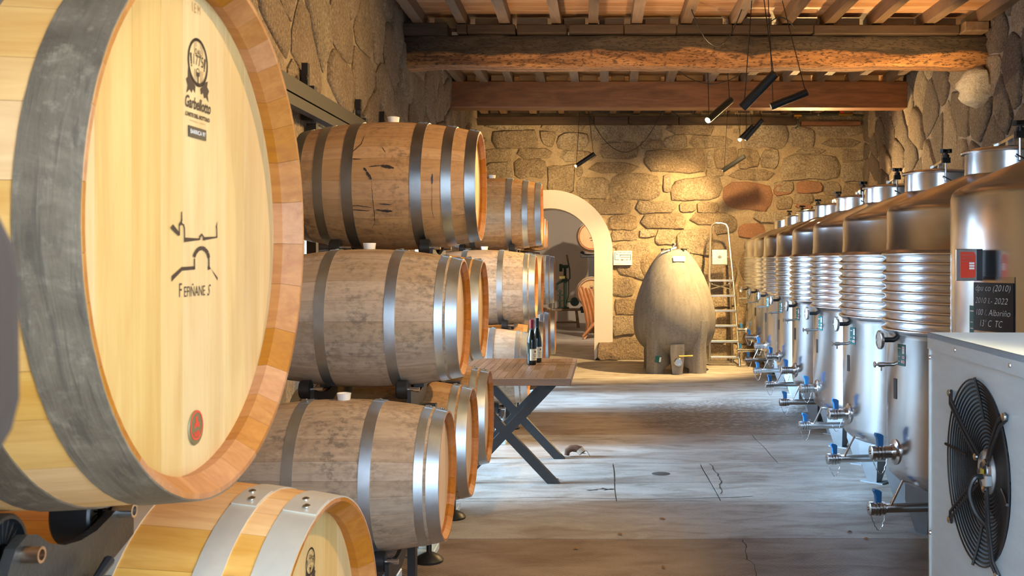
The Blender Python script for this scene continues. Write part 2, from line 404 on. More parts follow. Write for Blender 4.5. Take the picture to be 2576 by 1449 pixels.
# ------------------------------------------------------------------ stone walls
def clip(poly, px, py, nx, ny):
    out = []
    for i in range(len(poly)):
        a = poly[i]; b = poly[(i+1) % len(poly)]
        da = (a[0]-px)*nx+(a[1]-py)*ny; db = (b[0]-px)*nx+(b[1]-py)*ny
        if da <= 0: out.append(a)
        if da*db < 0:
            t = da/(da-db); out.append((a[0]+(b[0]-a[0])*t, a[1]+(b[1]-a[1])*t))
    return out
def cells(u0, u1, v0, v1, hr, wr, jit=.28, an=1.0):
    seeds = []; v = v0; row = 0
    while v < v1+.1:
        h = random.uniform(*hr); u = u0-random.uniform(0, wr[1])
        while u < u1+.2:
            w = random.uniform(*wr); seeds.append((u+w/2+random.uniform(-jit, jit)*w*.5, v+h/2+random.uniform(-jit, jit)*h)); u += w
        v += h; row += 1
    res = []
    for i, (x, y) in enumerate(seeds):
        poly = [(u0,v0),(u1,v0),(u1,v1),(u0,v1)]
        for j, (a, b) in enumerate(seeds):
            if j != i and abs(a-x) < 2*wr[1] and abs(b-y) < 3*hr[1]:
                nx, ny = (a-x), (b-y)*an
                poly = clip(poly, (a+x)/2, (b+y)/2, nx, ny)
                if len(poly) < 3: break
        if len(poly) >= 3: res.append(poly)
    return res
def area(p): return abs(sum(p[i][0]*p[(i+1)%len(p)][1]-p[(i+1)%len(p)][0]*p[i][1] for i in range(len(p))))/2
def stone_mesh(poly, gap, proud, mat, seg=16, sup=None):
    """poly: outline in wall coordinates; returns (mesh, centroid); built in local (u,v,n)"""
    cx = sum(p[0] for p in poly)/len(poly); cy = sum(p[1] for p in poly)/len(poly)
    sd = random.uniform(0, 500); out = []
    for k in range(seg):
        a = 2*pi*k/seg+.05; dx, dy = cos(a), sin(a); best = 9
        for i in range(len(poly)):
            x0, y0 = poly[i][0]-cx, poly[i][1]-cy; x1, y1 = poly[(i+1)%len(poly)][0]-cx, poly[(i+1)%len(poly)][1]-cy
            ex, ey = x1-x0, y1-y0; den = dx*ey-dy*ex
            if abs(den) < 1e-9: continue
            t = (x0*ey-y0*ex)/den; s_ = (x0*dy-y0*dx)/den
            if t > 0 and -1e-6 <= s_ <= 1+1e-6: best = min(best, t)
        out.append([a, best])
    rr = [r for a, r in out]
    for k in range(seg):   # soften corners
        out[k][1] = min(rr[k], .15*(rr[k-1]+rr[(k+1)%seg])+.70*rr[k]+.006)
    m = MB(); vs = []; rings = [(1.0, -.02), (1.0, .45), (.93, .9), (.60, 1.0)]
    for q, (fr, hh) in enumerate(rings):
        for k, (a, r) in enumerate(out):
            rad = max(.02, r-gap)*fr*(1+.06*noise.noise(Vector((sd+cos(a)*1.7, sin(a)*1.7, q*.3))))
            x, y = rad*cos(a), rad*sin(a)
            h = proud*hh*(1+.55*noise.noise(Vector((x*5+sd, y*5, 3)))) if hh > 0 else -.02
            vs.append((x, y, h))
    vs.append((0, 0, proud*(1.02+.4*noise.noise(Vector((sd, 1, 1))))))
    fs = [(q*seg+k, q*seg+(k+1)%seg, (q+1)*seg+(k+1)%seg, (q+1)*seg+k) for q in range(3) for k in range(seg)]
    fs += [(3*seg+k, 3*seg+(k+1)%seg, 4*seg) for k in range(seg)]
    m.add(vs, fs); return m.mesh('stone', mat, 50), (cx, cy)
def lay(parent, polys, M, gap, proud, mats):
    """M: 4x4 with columns u, v, n, origin"""
    R = M.to_3x3()
    for p in polys:
        if area(p) < .006: continue
        mt = mats[0] if isinstance(mats, list) and len(mats) == 1 else random.choice(mats)
        me, c = stone_mesh(p, gap*random.uniform(.7, 1.3), proud*random.uniform(.6, 1.35), mt)
        me.transform(R.to_4x4()); link('stone', me, parent, M @ Vector((c[0], c[1], 0)))

# ---- floor
fl = struct(obj('floor', MB().box(-2.4, 4.6, -3, 27, -.16, -.012), FLOORM))
hx0, hx1, hy0, hy1 = .145, .835, 7.42, 8.12
slabs = [(-2.0,1.4,.5,3.3),(1.4,4.3,.5,3.3),(-2.0,4.3,3.3,5.92),(-2.0,4.3,5.92,6.84),
         (-2.0,hx0,6.84,8.12),(hx0,hx1,6.84,hy0),(hx1,4.3,6.84,7.6),(hx1,4.3,7.6,8.12),(-2.0,1.45,8.12,9.45),(1.45,4.3,8.12,9.45),
         (-2.0,4.3,9.45,10.85),(-2.0,4.3,10.85,13.9),(-2.0,4.3,13.9,16.55)]
def slab_mesh(x0,x1,y0,y1,g=.004):
    m = MB(); n = 14
    bx = []
    for k in range(n): bx.append((x0+(x1-x0)*k/n, y0+g))
    for k in range(n): bx.append((x1-g, y0+(y1-y0)*k/n))
    for k in range(n): bx.append((x1-(x1-x0)*k/n, y1-g))
    for k in range(n): bx.append((x0+g, y1-(y1-y0)*k/n))
    bx = [(x+.012*noise.noise(Vector((x*2,y*2,0))), y+.022*noise.noise(Vector((x*2.3,y*2,5)))) for x,y in bx]
    return m.prism(bx, -.03, 0)
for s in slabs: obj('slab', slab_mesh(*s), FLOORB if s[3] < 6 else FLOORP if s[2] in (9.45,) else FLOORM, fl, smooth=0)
CRK = plain('crack_dark', (.05,.032,.02), .9)
def crack(pts, w):
    P_ = []
    for (x0, y0), (x1, y1) in zip(pts[:-1], pts[1:]):
        for i in range(6): P_.append((x0+(x1-x0)*i/6+random.uniform(-.012,.012), y0+(y1-y0)*i/6+random.uniform(-.012,.012)))
    obj('crack', MB().strip(P_, [w*random.uniform(.3,1.2) for _ in P_], .0012), CRK, fl, smooth=0)
crack([(.91,8.10),(.93,7.7),(.90,7.35),(.87,7.0)], .009); crack([(.86,5.9),(.82,5.6),(.84,5.3),(.80,5.0)], .006); crack([(-.9,6.9),(-.3,6.95),(.4,6.9),(1.2,6.98)], .008); crack([(-.55,9.1),(.1,9.2),(.5,9.12)], .006)
crack([(-.05,7.15),(.06,7.2),(.14,7.18)], .035)
hatch = obj('slab', slab_mesh(hx0,hx1,hy0,hy1,.006), FLOORM, fl, smooth=0)
obj('hatch_grip', MB().rev([(0,.003),(.055,.003),(.07,.0005)], 18, 'z', Matrix.Translation((.5,7.72,0)) @ Matrix.Scale(1.0,4)), plain('hatch_grip_dark', (.07,.065,.06), .6), hatch)
obj('slab', MB().box(-2.2, 1.6, 17.16, 26.3, -.03, 0), FLOORM, fl, smooth=0)
obj('slab', MB().box(-1.43, .03, 16.56, 17.155, -.03, 0), FLOORM, fl, smooth=0)
# ---- left wall (openings at d 6.75..8.65 and 10.9..13.0)
T = 4.3
wl = MB()
for y0, y1, z0, z1 in ((.15,6.75,0,T),(8.9,10.9,0,T),(13.0,17.1,0,T),(6.75,8.9,2.52,T),(10.9,13.0,2.6,T)):
    wl.box(-2.4, -1.9, y0, y1, z0, z1)
wl = struct(obj('wall_left', wl, MORTAR, smooth=0))
ML = Matrix(((0,0,1,-1.9),(1,0,0,0),(0,1,0,0),(0,0,0,1)))
pl = [p for p in cells(4.6, 16.55, 1.75, 4.12, (.24,.48), (.55,1.25), .4)]
pl = [p for p in pl if not any(a-.05 < sum(q[0] for q in p)/len(p) < b+.05 and sum(q[1] for q in p)/len(p) < 2.68 for a, b in ((6.75,8.9),(10.9,13.0)))]
lay(wl, pl, ML, .012, .028, [GRANL, GRANL, GRAN])
# ---- right wall, slightly converging
k = .0653; ang = math.atan(k)
def RX(y): return 4.33-k*(16.6-y)
wr = MB(); wr.prism([(RX(-.2),-.2),(RX(17.1),17.1),(5.0,17.1),(5.0,-.2)], 0, T)
wr = struct(obj('wall_right', wr, MORTARG, smooth=0))
MR = Matrix(((-sin(ang),0,-cos(ang),RX(0)),(-cos(ang),0,sin(ang),0),(0,1,0,0),(0,0,0,1)))
# u runs towards the camera: y = -u*cos
pr = cells(-16.5/cos(ang), -7.6, 1.5, 4.12, (.2,.4), (.5,1.15), .45)
lay(wr, pr, MR, .012, .03, [GRANP, GRANP, GRANP, GRANL])
# corbel under the big beam
m = MB(); rng = 12
vs = []; fs = []
for i in range(rng+1):
    th = pi*i/rng
    for j in range(16):
        ph = 2*pi*j/16; r = 1+.25*noise.noise(Vector((2*sin(th)*cos(ph), 2*sin(th)*sin(ph), 2*cos(th)+4)))
        vs.append((.24*r*sin(th)*cos(ph), .22*r*sin(th)*sin(ph), .19*r*cos(th)-(.05 if cos(ph) > 0 else 0)*sin(th)))
for i in range(rng):
    for j in range(16): fs.append((i*16+j, i*16+(j+1)%16, (i+1)*16+(j+1)%16, (i+1)*16+j))
m.add(vs, fs); cb = obj('corbel_stone', m, GRANW, wr, (3.86, 10.3, 3.33)); cb['label'] = 'pale rough corbel stone under the beam end'
# ---- far wall with arch opening
ax, az, ri, ro = -.705, 1.73, .725, 1.0
fw = MB()
fw.box(-2.4, ax-ri, 16.6, 17.1, 0, T); fw.box(ax+ri, 5.0, 16.6, 17.1, 0, T)
N = 20; arc = [(ax+ri*cos(pi*i/N), az+ri*sin(pi*i/N)) for i in range(N+1)]
poly = [(ax-ri, T), (ax+ri, T)]+arc
Mx = Matrix(((1,0,0,0),(0,0,1,0),(0,1,0,0),(0,0,0,1)))
for i in range(N):
    a, b = arc[i], arc[i+1]; fw.prism([a, (a[0], T), (b[0], T), b], 16.6, 17.1, Mx)
fw = struct(obj('wall_far', fw, MORTAR, smooth=0))
MF = Matrix(((1,0,0,0),(0,0,-1,16.6),(0,1,0,0),(0,0,0,1)))
def band(r0, r1, y0, y1):
    m = MB()
    o0 = [(ax-r1,.0)]+[(ax-r1*cos(pi*i/28), az+r1*sin(pi*i/28)) for i in range(29)]+[(ax+r1,.28)]
    i0 = [(ax-r0,.0)]+[(ax-r0*cos(pi*i/28), az+r0*sin(pi*i/28)) for i in range(29)]+[(ax+r0,.0)]
    for i in range(len(o0)-1): m.prism([o0[i], o0[i+1], i0[i+1], i0[i]], y0, y1, Mx)
    return m
arch = struct(obj('trim_1', band(ri-.02, ro, 16.5, 17.16), PLASTER)); arch['label'] = 'white plastered arch surround of the far doorway'
def rc(*a):
    """list of stones given by left, top, right, bottom on the wall (metres: x, z)"""
    out = []
    for x0, z1, x1, z0 in a:
        j = lambda s: random.uniform(-s, s)
        w, h = x1-x0, z1-z0; s = min(w, h)*.13
        out.append([(x0+j(s)+s*.5, z0+j(s)), (x0+w*.5, z0+j(s*.5)), (x1+j(s)-s*.5, z0+j(s)), (x1+j(s*.4), z0+h*.5), (x1+j(s)-s*.5, z1+j(s)), (x0+w*.5, z1+j(s*.5)), (x0+j(s)+s*.5, z1+j(s)), (x0+j(s*.4), z0+h*.5)])
    return out
def fp(l): return [((x0-1495)/156, 1.6+(655-y0)/156, (x1-1495)/156, 1.6+(655-y1)/156) for x0,y0,x1,y1 in l]
known = [(1219,314,1352,331),(1355,316,1480,332),(1247,328,1352,374),(1367,333,1398,368),(1399,334,1480,384),(1482,315,1584,356),(1606,316,1666,352),(1668,315,1790,340),
 (1607,354,1666,377),(1670,343,1730,374),(1731,341,1840,374),(1222,374,1296,411),(1297,371,1392,399),(1414,377,1504,412),(1508,359,1610,399),
 (1231,411,1290,443),(1290,399,1383,436),(1372,414,1448,480),(1449,424,1467,449),(1467,402,1616,436),(1616,374,1775,436),(1778,384,1793,424),(1795,374,1852,424),
 (1448,440,1532,495),(1530,439,1675,502),(1660,439,1688,474),(1691,439,1821,508),(1772,424,1821,449),
 (1489,502,1591,539),(1597,505,1706,539),(1709,511,1750,533),(1753,508,1803,535),(1540,543,1601,576),(1607,536,1725,579),(1728,536,1855,573),
 (1548,580,1604,613),(1647,573,1703,604),(1700,576,1790,638),(1545,610,1600,632),(1560,598,1650,700),
 (1822,427,1956,453),(1963,388,2108,452),(2115,411,2169,458),(2005,371,2075,388),(2128,377,2168,400),(1914,384,1956,426),(1860,384,1910,424),
 (1940,456,1996,490),(2074,456,2115,490),(2123,460,2160,490),(1952,492,1995,526),(1995,487,2050,513),(2047,494,2115,517),(1903,532,1983,562),(1800,540,1853,578),
 (2055,300,2165,345),(1985,330,2052,368),(1880,316,1980,366),(2060,350,2165,372),(2120,518,2168,560),(2000,520,2060,560),(2065,522,2115,560),
 (1600,640,1690,700),(1545,700,1600,745),(1560,748,1640,790),(1548,795,1600,840),(1605,800,1690,850),(1548,848,1640,902),(1655,720,1740,790),(1700,640,1790,700),
 (1780,660,1850,720),(1770,725,1850,770),(1740,775,1800,815),(1805,775,1880,820),(1760,822,1830,860),(1835,825,1900,865),(1770,865,1840,900),(1845,870,1910,902),(1870,640,1940,700),(1860,705,1930,770)]
reds = [(1815,459,1949,532),(1854,557,1914,589),(1941,458,1990,491),(2007,458,2066,483),(1998,513,2043,532)]
def grow(rs, e=.075):
    # let every stone grow into the free joint, half way to its neighbours
    out = []
    for i, (x0, z1, x1, z0) in enumerate(rs):
        l, t, r, bt = x0-e, z1+e, x1+e, z0-e
        for j, (a0, c1, a1, c0) in enumerate(rs):
            if i == j: continue
            gx, gz = max(a0-x1, x0-a1), max(c0-z1, z0-c1)
            if gx >= gz:
                if gz > e*1.2: continue
                if a0-x1 >= x0-a1: r = min(r, (a0+x1)/2) if a0 < r+e else r
                else: l = max(l, (a1+x0)/2) if a1 > l-e else l
            else:
                if gx > e*1.2: continue
                if c0-z1 >= z0-c1: t = min(t, (c0+z1)/2) if c0 < t+e else t
                else: bt = max(bt, (c1+z0)/2) if c1 > bt-e else bt
        out.append((min(l, x0+.05), max(t, z1-.04), max(r, x1-.05), min(bt, z0+.04)))
    return out
grown = grow(fp(known+reds))
def off_arch(q):
    x0, z1, x1, z0 = q; cx, cz = (x0+x1)/2, (z0+z1)/2
    return not (math.hypot(cx-ax, max(0, cz-az)) < ro-.05)
lay(fw, rc(*[q for q in grown[:len(known)] if off_arch(q)]), MF, .004, .045, [GRAN])
lay(fw, rc(*grown[len(known):]), MF, .004, .05, [GRANRED])
occ = list(grown)
# small stones in the remaining gaps
for s_ in (.30, .2, .13):
    for t in range(900):
        w, h = s_*random.uniform(.8, 1.7), s_*random.uniform(.55, .9)
        x, z = random.uniform(-1.85, 4.3-w), random.uniform(.02, 3.85-h)
        q = (x, z+h, x+w, z)
        if any(q[0] < o[2]-.005 and q[2] > o[0]+.005 and q[3] < o[1]-.005 and q[1] > o[3]+.005 for o in occ): continue
        if z < az+ro and abs(x+w/2-ax) < ro+w/2+.01 and (z < az or math.hypot(max(0, abs(x+w/2-ax)-w/2), z-az) < ro+.01): continue
        occ.append(q); lay(fw, rc(q), MF, .003, .04, [GRAN])
# boulders at the foot of the arch
lay(fw, rc(((1502-1495)/156, .28, (1560-1495)/156, 0.0)), Matrix.Translation((0,-.08,0)) @ MF, .0, .16, [GRANL])
# ---- back room seen through the arch
br = MB(); br.box(-2.3, -2.15, 17.1, 26.4, 0, 3.3); br.box(1.6, 1.75, 17.1, 26.4, 0, 3.3); br.box(-2.3, 1.75, 26.3, 26.5, 0, 3.3); br.box(-2.3, 1.75, 17.1, 26.5, 3.3, 3.45)
struct(obj('wall_back_room', br, PLASTER_G, smooth=0))
# ---- front wall round the entrance, with the rough jamb at the left edge of the view
fr = MB(); fr.box(-2.4, -.42, .15, .5, 0, T); fr.box(1.5, 5.0, .15, .5, 0, T); fr.box(-.42, 1.5, .15, .5, 2.92, T)
fr = struct(obj('wall_front', fr, MORTARG, smooth=0))
def lump(cx, cy, cz, hx, hy, hz, mat, parent, pw=3.2):
    vs = []; fs = []; n = 20; mm = 28
    def se(c): return math.copysign(abs(c)**(2/pw), c)
    for i in range(n+1):
        t = -pi/2+pi*i/n
        for j in range(mm):
            p = 2*pi*j/mm
            x, y, z = hx*se(cos(t))*se(cos(p)), hy*se(cos(t))*se(sin(p)), hz*se(sin(t))
            q = .012*noise.noise(Vector((x*14+cz*9, y*14, z*14)))
            vs.append((x*(1+q*3), y*(1+q*3), z+q))
    for i in range(n):
        for j in range(mm): fs.append((i*mm+j, i*mm+(j+1)%mm, (i+1)*mm+(j+1)%mm, (i+1)*mm+j))
    m = MB().add(vs, fs); return obj('stone', m, mat, parent, (cx, cy, cz), smooth=60)
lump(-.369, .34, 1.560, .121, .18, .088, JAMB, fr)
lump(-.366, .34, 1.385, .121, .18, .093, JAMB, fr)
for z, h in ((1.19,.1),(.97,.12),(.72,.13),(.45,.14),(.16,.15),(1.76,.11),(2.0,.13),(2.28,.14),(2.58,.15)): lump(-.43, .34, z, .12, .18, h, GRANL, fr)
# ---- ceiling: roof slab, boards, rafters, beams
ce = struct(obj('ceiling', MB().box(-2.4, 5.0, .15, 17.1, 4.095, 4.3), DARKWOOD, smooth=0))
y = 8.0; i = 0
while y < 16.5:
    w = .165; obj('ceiling_board', MB().box(-1.89, RX(y)-.01, y+.002, y+w-.002, 4.06, 4.082+.004*(i%3), b=.003), BOARD, ce); y += w; i += 1
obj('ceiling_board', MB().box(-1.89, 3.4, .5, 7.995, 4.06, 4.085), BOARD, ce)
bay = [(5.5, 10.55, [-1.73,-1.3,-.87,-.39,.008,.41,.886,1.4,1.89,2.34,2.78,3.33,3.78]),
       (10.55, 13.8, [-1.78,-1.454,-1.09,-.688,-.27,.12,.495,.97,1.52,2.0,2.5,2.94,3.41,3.86]),
       (13.8, 16.55, [-1.75,-1.42,-.96,-.52,-.09,.31,.68,1.14,1.64,2.19,2.6,3.06,3.55,4.0])]
for y0, y1, xs in bay:
    for x in xs:
        w = random.uniform(.042, .056); j = random.uniform(-.03, .03)
        obj('rafter', MB().prism([(x-w-j, y0), (x+w-j, y0), (x+w+j, y1), (x-w+j, y1)], 3.94, 4.058), RAFTER, ce)
def rough_beam(x0, x1, y0, y1, z0, z1, n=60, amp=.03, bow=0):
    m = MB(); vs = []; fs = []; S = 16
    cy, cz = (y0+y1)/2, (z0+z1)/2
    for i in range(n+1):
        x = x0+(x1-x0)*i/n
        for k in range(S):
            a = 2*pi*k/S+pi/S; q = .22
            sy = math.copysign(abs(cos(a))**q, cos(a)); sz = math.copysign(abs(sin(a))**q, sin(a))
            low = amp*1.6*noise.noise(Vector((x*1.1, 3, 0))) if sz < 0 else 0
            dn = amp*noise.noise(Vector((x*2.2, k*.7, 1)))
            yy = sy*(y1-y0)/2*(1 if sz > 0 else .88)+dn; zz = sz*(z1-z0)/2+low+amp*.5*noise.noise(Vector((x*3, k*.5, 9)))
            vs.append((x, yy, zz+bow*(4*(i/n)*(1-i/n))))
    for i in range(n):
        for k in range(S): fs.append((i*S+k, i*S+(k+1)%S, (i+1)*S+(k+1)%S, (i+1)*S+k))
    fs.append(tuple(range(S))[::-1]); fs.append(tuple(range(n*S, n*S+S)))
    m.add(vs, fs); return m, (0, cy, cz)
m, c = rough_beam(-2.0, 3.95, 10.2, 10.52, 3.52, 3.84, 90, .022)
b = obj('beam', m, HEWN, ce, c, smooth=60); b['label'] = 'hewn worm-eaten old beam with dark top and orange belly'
b = obj('beam', MB().box(-1.98, 4.12, 13.5, 13.8, 3.605, 3.955, b=.012), BEAMR, ce); b['label'] = 'smooth reddish sawn pine beam'
for x0, x1, z0, z1 in ((-1.9,.0,3.775,3.89),(.0,.55,3.77,3.89),(.55,1.35,3.775,3.895),(1.35,3.25,3.772,3.888)):
    obj('wall_plate', MB().box(x0, x1-.01, 16.38, 16.58, z0, z1, b=.006), DARKWOOD, ce)
obj('wall_plate', MB().box(3.3, 4.25, 16.4, 16.58, 3.755, 3.82, b=.006), BEAMR, ce)
# blocking planks on top of the big beam
xs = [(-1.92,-1.45,.10,.02),(-1.36,-1.26,.09,0),(-1.255,-.78,.085,0),(-.765,-.27,.085,.006),(-.25,.29,.085,0),(.295,.81,.088,0),(.815,1.36,.085,0),(1.365,2.16,.08,0),(2.165,3.6,.08,.012)]
for x0, x1, h, dz in xs: obj('purlin_block', MB().box(x0, x1, 10.14, 10.48, 3.842-dz, 3.842+h, b=.008), DARKWOOD, ce)
obj('purlin_block', MB().box(3.62, 3.86, 10.05, 10.45, 3.84, 3.94, b=.01), RAFTER, ce)
for (y0, y1, xs_) in bay:
    yy = {10.55: 10.42, 13.8: 13.62, 16.55: 16.45}[y1]
    for a, b_ in zip(xs_[:-1], xs_[1:]):
        obj('infill_board', MB().box(a+.075+random.uniform(0,.04), b_-.07-random.uniform(0,.05), yy, yy+.03, 3.955, 4.05, b=.003), BOARDL if y1 < 16 else DARKWOOD, ce)
# ------------------------------------------------------------------ barrels
CACHE = {}
def cached(key, fn):
    if key not in CACHE: CACHE[key] = fn()
    return CACHE[key]
def barrel(name, label, cat, head, yaw, spec, mats, staves=0, boards=None, group=None, rivets=True, bung=True, hoopat=None, turn=0, plate=0.0):
    """head: centre of the rim plane at the +x end (world); axis runs back from it. spec = L, Rh, Rb, t, chime"""
    L, Rh, Rb, t, ch = spec
    ax_ = Vector((cos(yaw), sin(yaw), 0)); c = Vector(head)-ax_*L/2
    root = thing(name, label, cat, (c.x, c.y, c.z-Rb), yaw, group)
    R = lambda x: Rh+(Rb-Rh)*(1-(2*x/L)**2)
    zc = (0, 0, Rb)
    body, hoopm, headm, endm = mats
    xs = [-L/2+L*i/18 for i in range(19)]
    inner = [(L/2, Rh-.008), (L/2-ch*.62, Rh-t), (L/2-ch-.03, R(L/2-ch-.03)-t)]
    if staves:
        def mk(a):
            m = MB(); g = .0003
            prof = [(x, R(x)) for x in xs]+inner+[(-x, r) for x, r in inner[::-1]]
            n = 3; vs = []; fs = []; P = len(prof)
            for i in range(n+1):
                th = -a/2+a*i/n
                th = th+(g/Rh if i == 0 else -g/Rh if i == n else 0)
                for j, (x, r) in enumerate(prof):
                    rr = r-(.0005 if (i in (0, n) and j < 19) else 0)
                    vs.append((x, rr*sin(th), rr*cos(th)))
            for i in range(n):
                for j in range(P): fs.append((i*P+j, i*P+(j+1)%P, (i+1)*P+(j+1)%P, (i+1)*P+j))
            # side faces
            for i in (0, n):
                o = i*P
                q = [o+19, o+20, o+21]; w = [o+22, o+23, o+24]
                fs.append((o+18, o+19, o+20, o+21, o+17)); fs.append((o+22, o+23, o+24, o+0, o+1)); fs.append(tuple([o+21, o+22]+[o+1+k for k in range(17)]))
            m.add(vs, fs); me = m.mesh('stave', None, 40); me.materials.append(body); me.materials.append(endm)
            for p in me.polygons:
                # end grain and inside faces get the inner wood
                cx = abs(p.center.x); rr = math.hypot(p.center.y, p.center.z)
                if rr < R(p.center.x)-.004: p.material_index = 1
            return me
        rs = random.Random(hash(label) % 1000 if False else len(label)*7+staves)
        ws = [rs.uniform(.75, 1.3) for k in range(staves)]; ws = [round(w*6)/6 for w in ws]
        ks = 2*pi/sum(ws); th = turn
        for w in ws:
            me = cached(('stave', spec, round(w*ks, 5), body.name), lambda: mk(w*ks))
            link('stave', me, root, zc, (-(th+w*ks/2), 0, 0)); th += w*ks
    else:
        def mkb():
            m = MB(); m.rev([(r, x) for x, r in [(x, R(x)) for x in xs]+inner]+[(Rh-t, L/2-ch)], 40, 'x')
            m.rev([(r, -x) for x, r in [(x, R(x)) for x in xs[-1:]]+inner]+[(Rh-t, L/2-ch)], 40, 'x')
            me = m.mesh('staves', None, 40); me.materials.append(body); me.materials.append(endm)
            for p in me.polygons:
                if math.hypot(p.center.y, p.center.z) < R(p.center.x)-.004: p.material_index = 1
            return me
        link('staves', cached(('body', spec, body.name), mkb), root, zc)
    # heads
    rin = R(L/2-ch)-t+.004
    for sgn in (1, -1):
        if boards and sgn == 1:
            def mkboards():
                out = []
                for a, b in zip(boards[:-1], boards[1:]):
                    aa, bb = max(a, -rin*.999)+.0007, min(b, rin*.999)-.0007
                    ys = [aa+(bb-aa)*i/6 for i in range(7)]
                    pts = [(y, sqrt(max(0, rin*rin-y*y))) for y in ys]; pts += [(y, -z) for y, z in pts[::-1]]
                    m = MB(); Mh = Matrix(((0,0,1,L/2-ch-.025),(1,0,0,0),(0,1,0,0),(0,0,0,1)))
                    m.prism(pts, 0, .025, Mh); out.append(m.mesh('head_board', headm, 40))
                return out
            for me in cached(('boards', spec, tuple(boards), headm.name), mkboards): link('head_board', me, root, zc)
        else:
            hd = cached(('head', spec, headm.name), lambda: MB().rev([(0, L/2-ch), (rin, L/2-ch), (rin, L/2-ch-.025), (0, L/2-ch-.025)], 40, 'x').mesh('head', headm, 40))
            link('head', hd, root, zc, (0, 0, 0 if sgn > 0 else pi))
    # hoops
    for a, b in hoopat:
        for sgn in (1, -1):
            x1, x0 = L/2-a, L/2-b
            def mkh():
                m = MB(); g = .0026
                pr = [(R(x1)-.001, x1), (R(x1)+g, x1), (R((x0+x1)/2)+g, (x0+x1)/2), (R(x0)+g, x0), (R(x0)-.001, x0)]
                m.rev(pr, 72, 'x')
                # overlap of the hoop ends
                w = .09/Rb; n = 6; vs = []; fs = []
                for i in range(n+1):
                    th = pi/2-w/2+w*i/n+plate
                    sh = .5-.5*abs(2*i/n-1)
                    for x, r in ((x1-.001, R(x1)), (x0+.001, R(x0))):
                        for e in (g, g*2.0): vs.append((x, (r+e)*cos(th), (r+e)*sin(th)))
                for i in range(n):
                    o = i*4; p = o+4
                    fs += [(o+1,o+3,p+3,p+1),(o,o+1,p+1,p),(o+2,p+2,p+3,o+3)]
                fs += [(0,1,3,2),(n*4,n*4+2,n*4+3,n*4+1)]
                m.add(vs, fs); return m.mesh('hoop', hoopm, 40)
            h = link('hoop', cached(('hoop', spec, a, b, hoopm.name, plate), mkh), root, zc, (0, 0, 0 if sgn > 0 else pi))
            if rivets:
                rv = cached(('rivet', Rb > .4), lambda: MB().rev([(.0085*(1.15 if Rb > .4 else .8),0),(.0075,.003),(.004,.0052),(0,.006)], 10, 'z').mesh('rivet', STEEL_S, 60))
                xm = (x0+x1)/2
                for d in (-.013, .013):
                    th = pi/2+plate+d/Rb*1.6; rr = R(xm)+.005
                    link('rivet', rv, h, (xm+d*.55, rr*cos(th), rr*sin(th)), (th-pi/2, 0, 0))
    if bung:
        bg_ = cached(('bung', 1), lambda: MB().rev([(0,-.02),(.026,-.02),(.031,.018),(.033,.028),(.031,.03),(.027,.024),(0,.023)], 20, 'z').mesh('bung', WHITE, 40))
        link('bung', bg_, root, (0, 0, 2*Rb))
    return root
S225 = (.95, .29, .345, .027, .036)
HA = [(.001,.054),(.067,.105),(.285,.335)]       # chime and quarter hoop close together
HB = [(.001,.054),(.122,.172),(.272,.328)]       # spaced hoops
USED = (OAK_USED, GALV, OAK_USED_HEAD, OAK_END); TOPM = (OAK_TOP, GALV_DARK, OAK_HEAD, OAK_END); NEWM = (OAK_NEW, HOOP_PALE, OAK_HEAD, OAK_END)
bd7 = [-.3,-.19,-.11,-.02,.07,.15,.23,.3]
G1 = 'oak barrels stacked in the near pyramid rack'; G2 = 'oak barrels stacked beside the bottles'; G3 = 'oak barrels at the far left before the arch'
def put(label, x, y, z, mats, hoops, group, staves=24, boards=bd7, plate=0.0, yaw=0.0, riv=True):
    return barrel('oak_barrel', label, 'barrel', (x, y, z), yaw, S225, mats, staves, boards, group, riv, True, hoops, turn=y*3, plate=plate)
put('weathered oak barrel lowest and nearest in the near stack, mould stained with bright grey hoops', -.668, 4.70, .620, USED, HA, G1, plate=-.05)
put('weathered oak barrel second along the bottom row of the near stack', -.664, 5.62, .610, (OAK_TOP, GALV, OAK_USED_HEAD, OAK_END), HA, G1)
put('weathered oak barrel third along the bottom row, beside the table legs', -.666, 6.55, .608, (OAK_TOP, GALV, OAK_USED_HEAD, OAK_END), HA, G1, plate=.1)
put('weathered grey brown oak barrel in the middle row of the near stack, nearest one', -.652, 5.16, 1.312, USED, HA, G1, plate=.03)
put('pale oak barrel in the middle row of the near stack, behind the nearest one', -.663, 6.18, 1.305, (OAK_NEW, GALV, OAK_HEAD, OAK_END), HA, G1)
top = put('brown oak barrel on top of the near stack, wine drips down its side', -.612, 5.57, 2.00, TOPM, HB, G1, plate=.06)
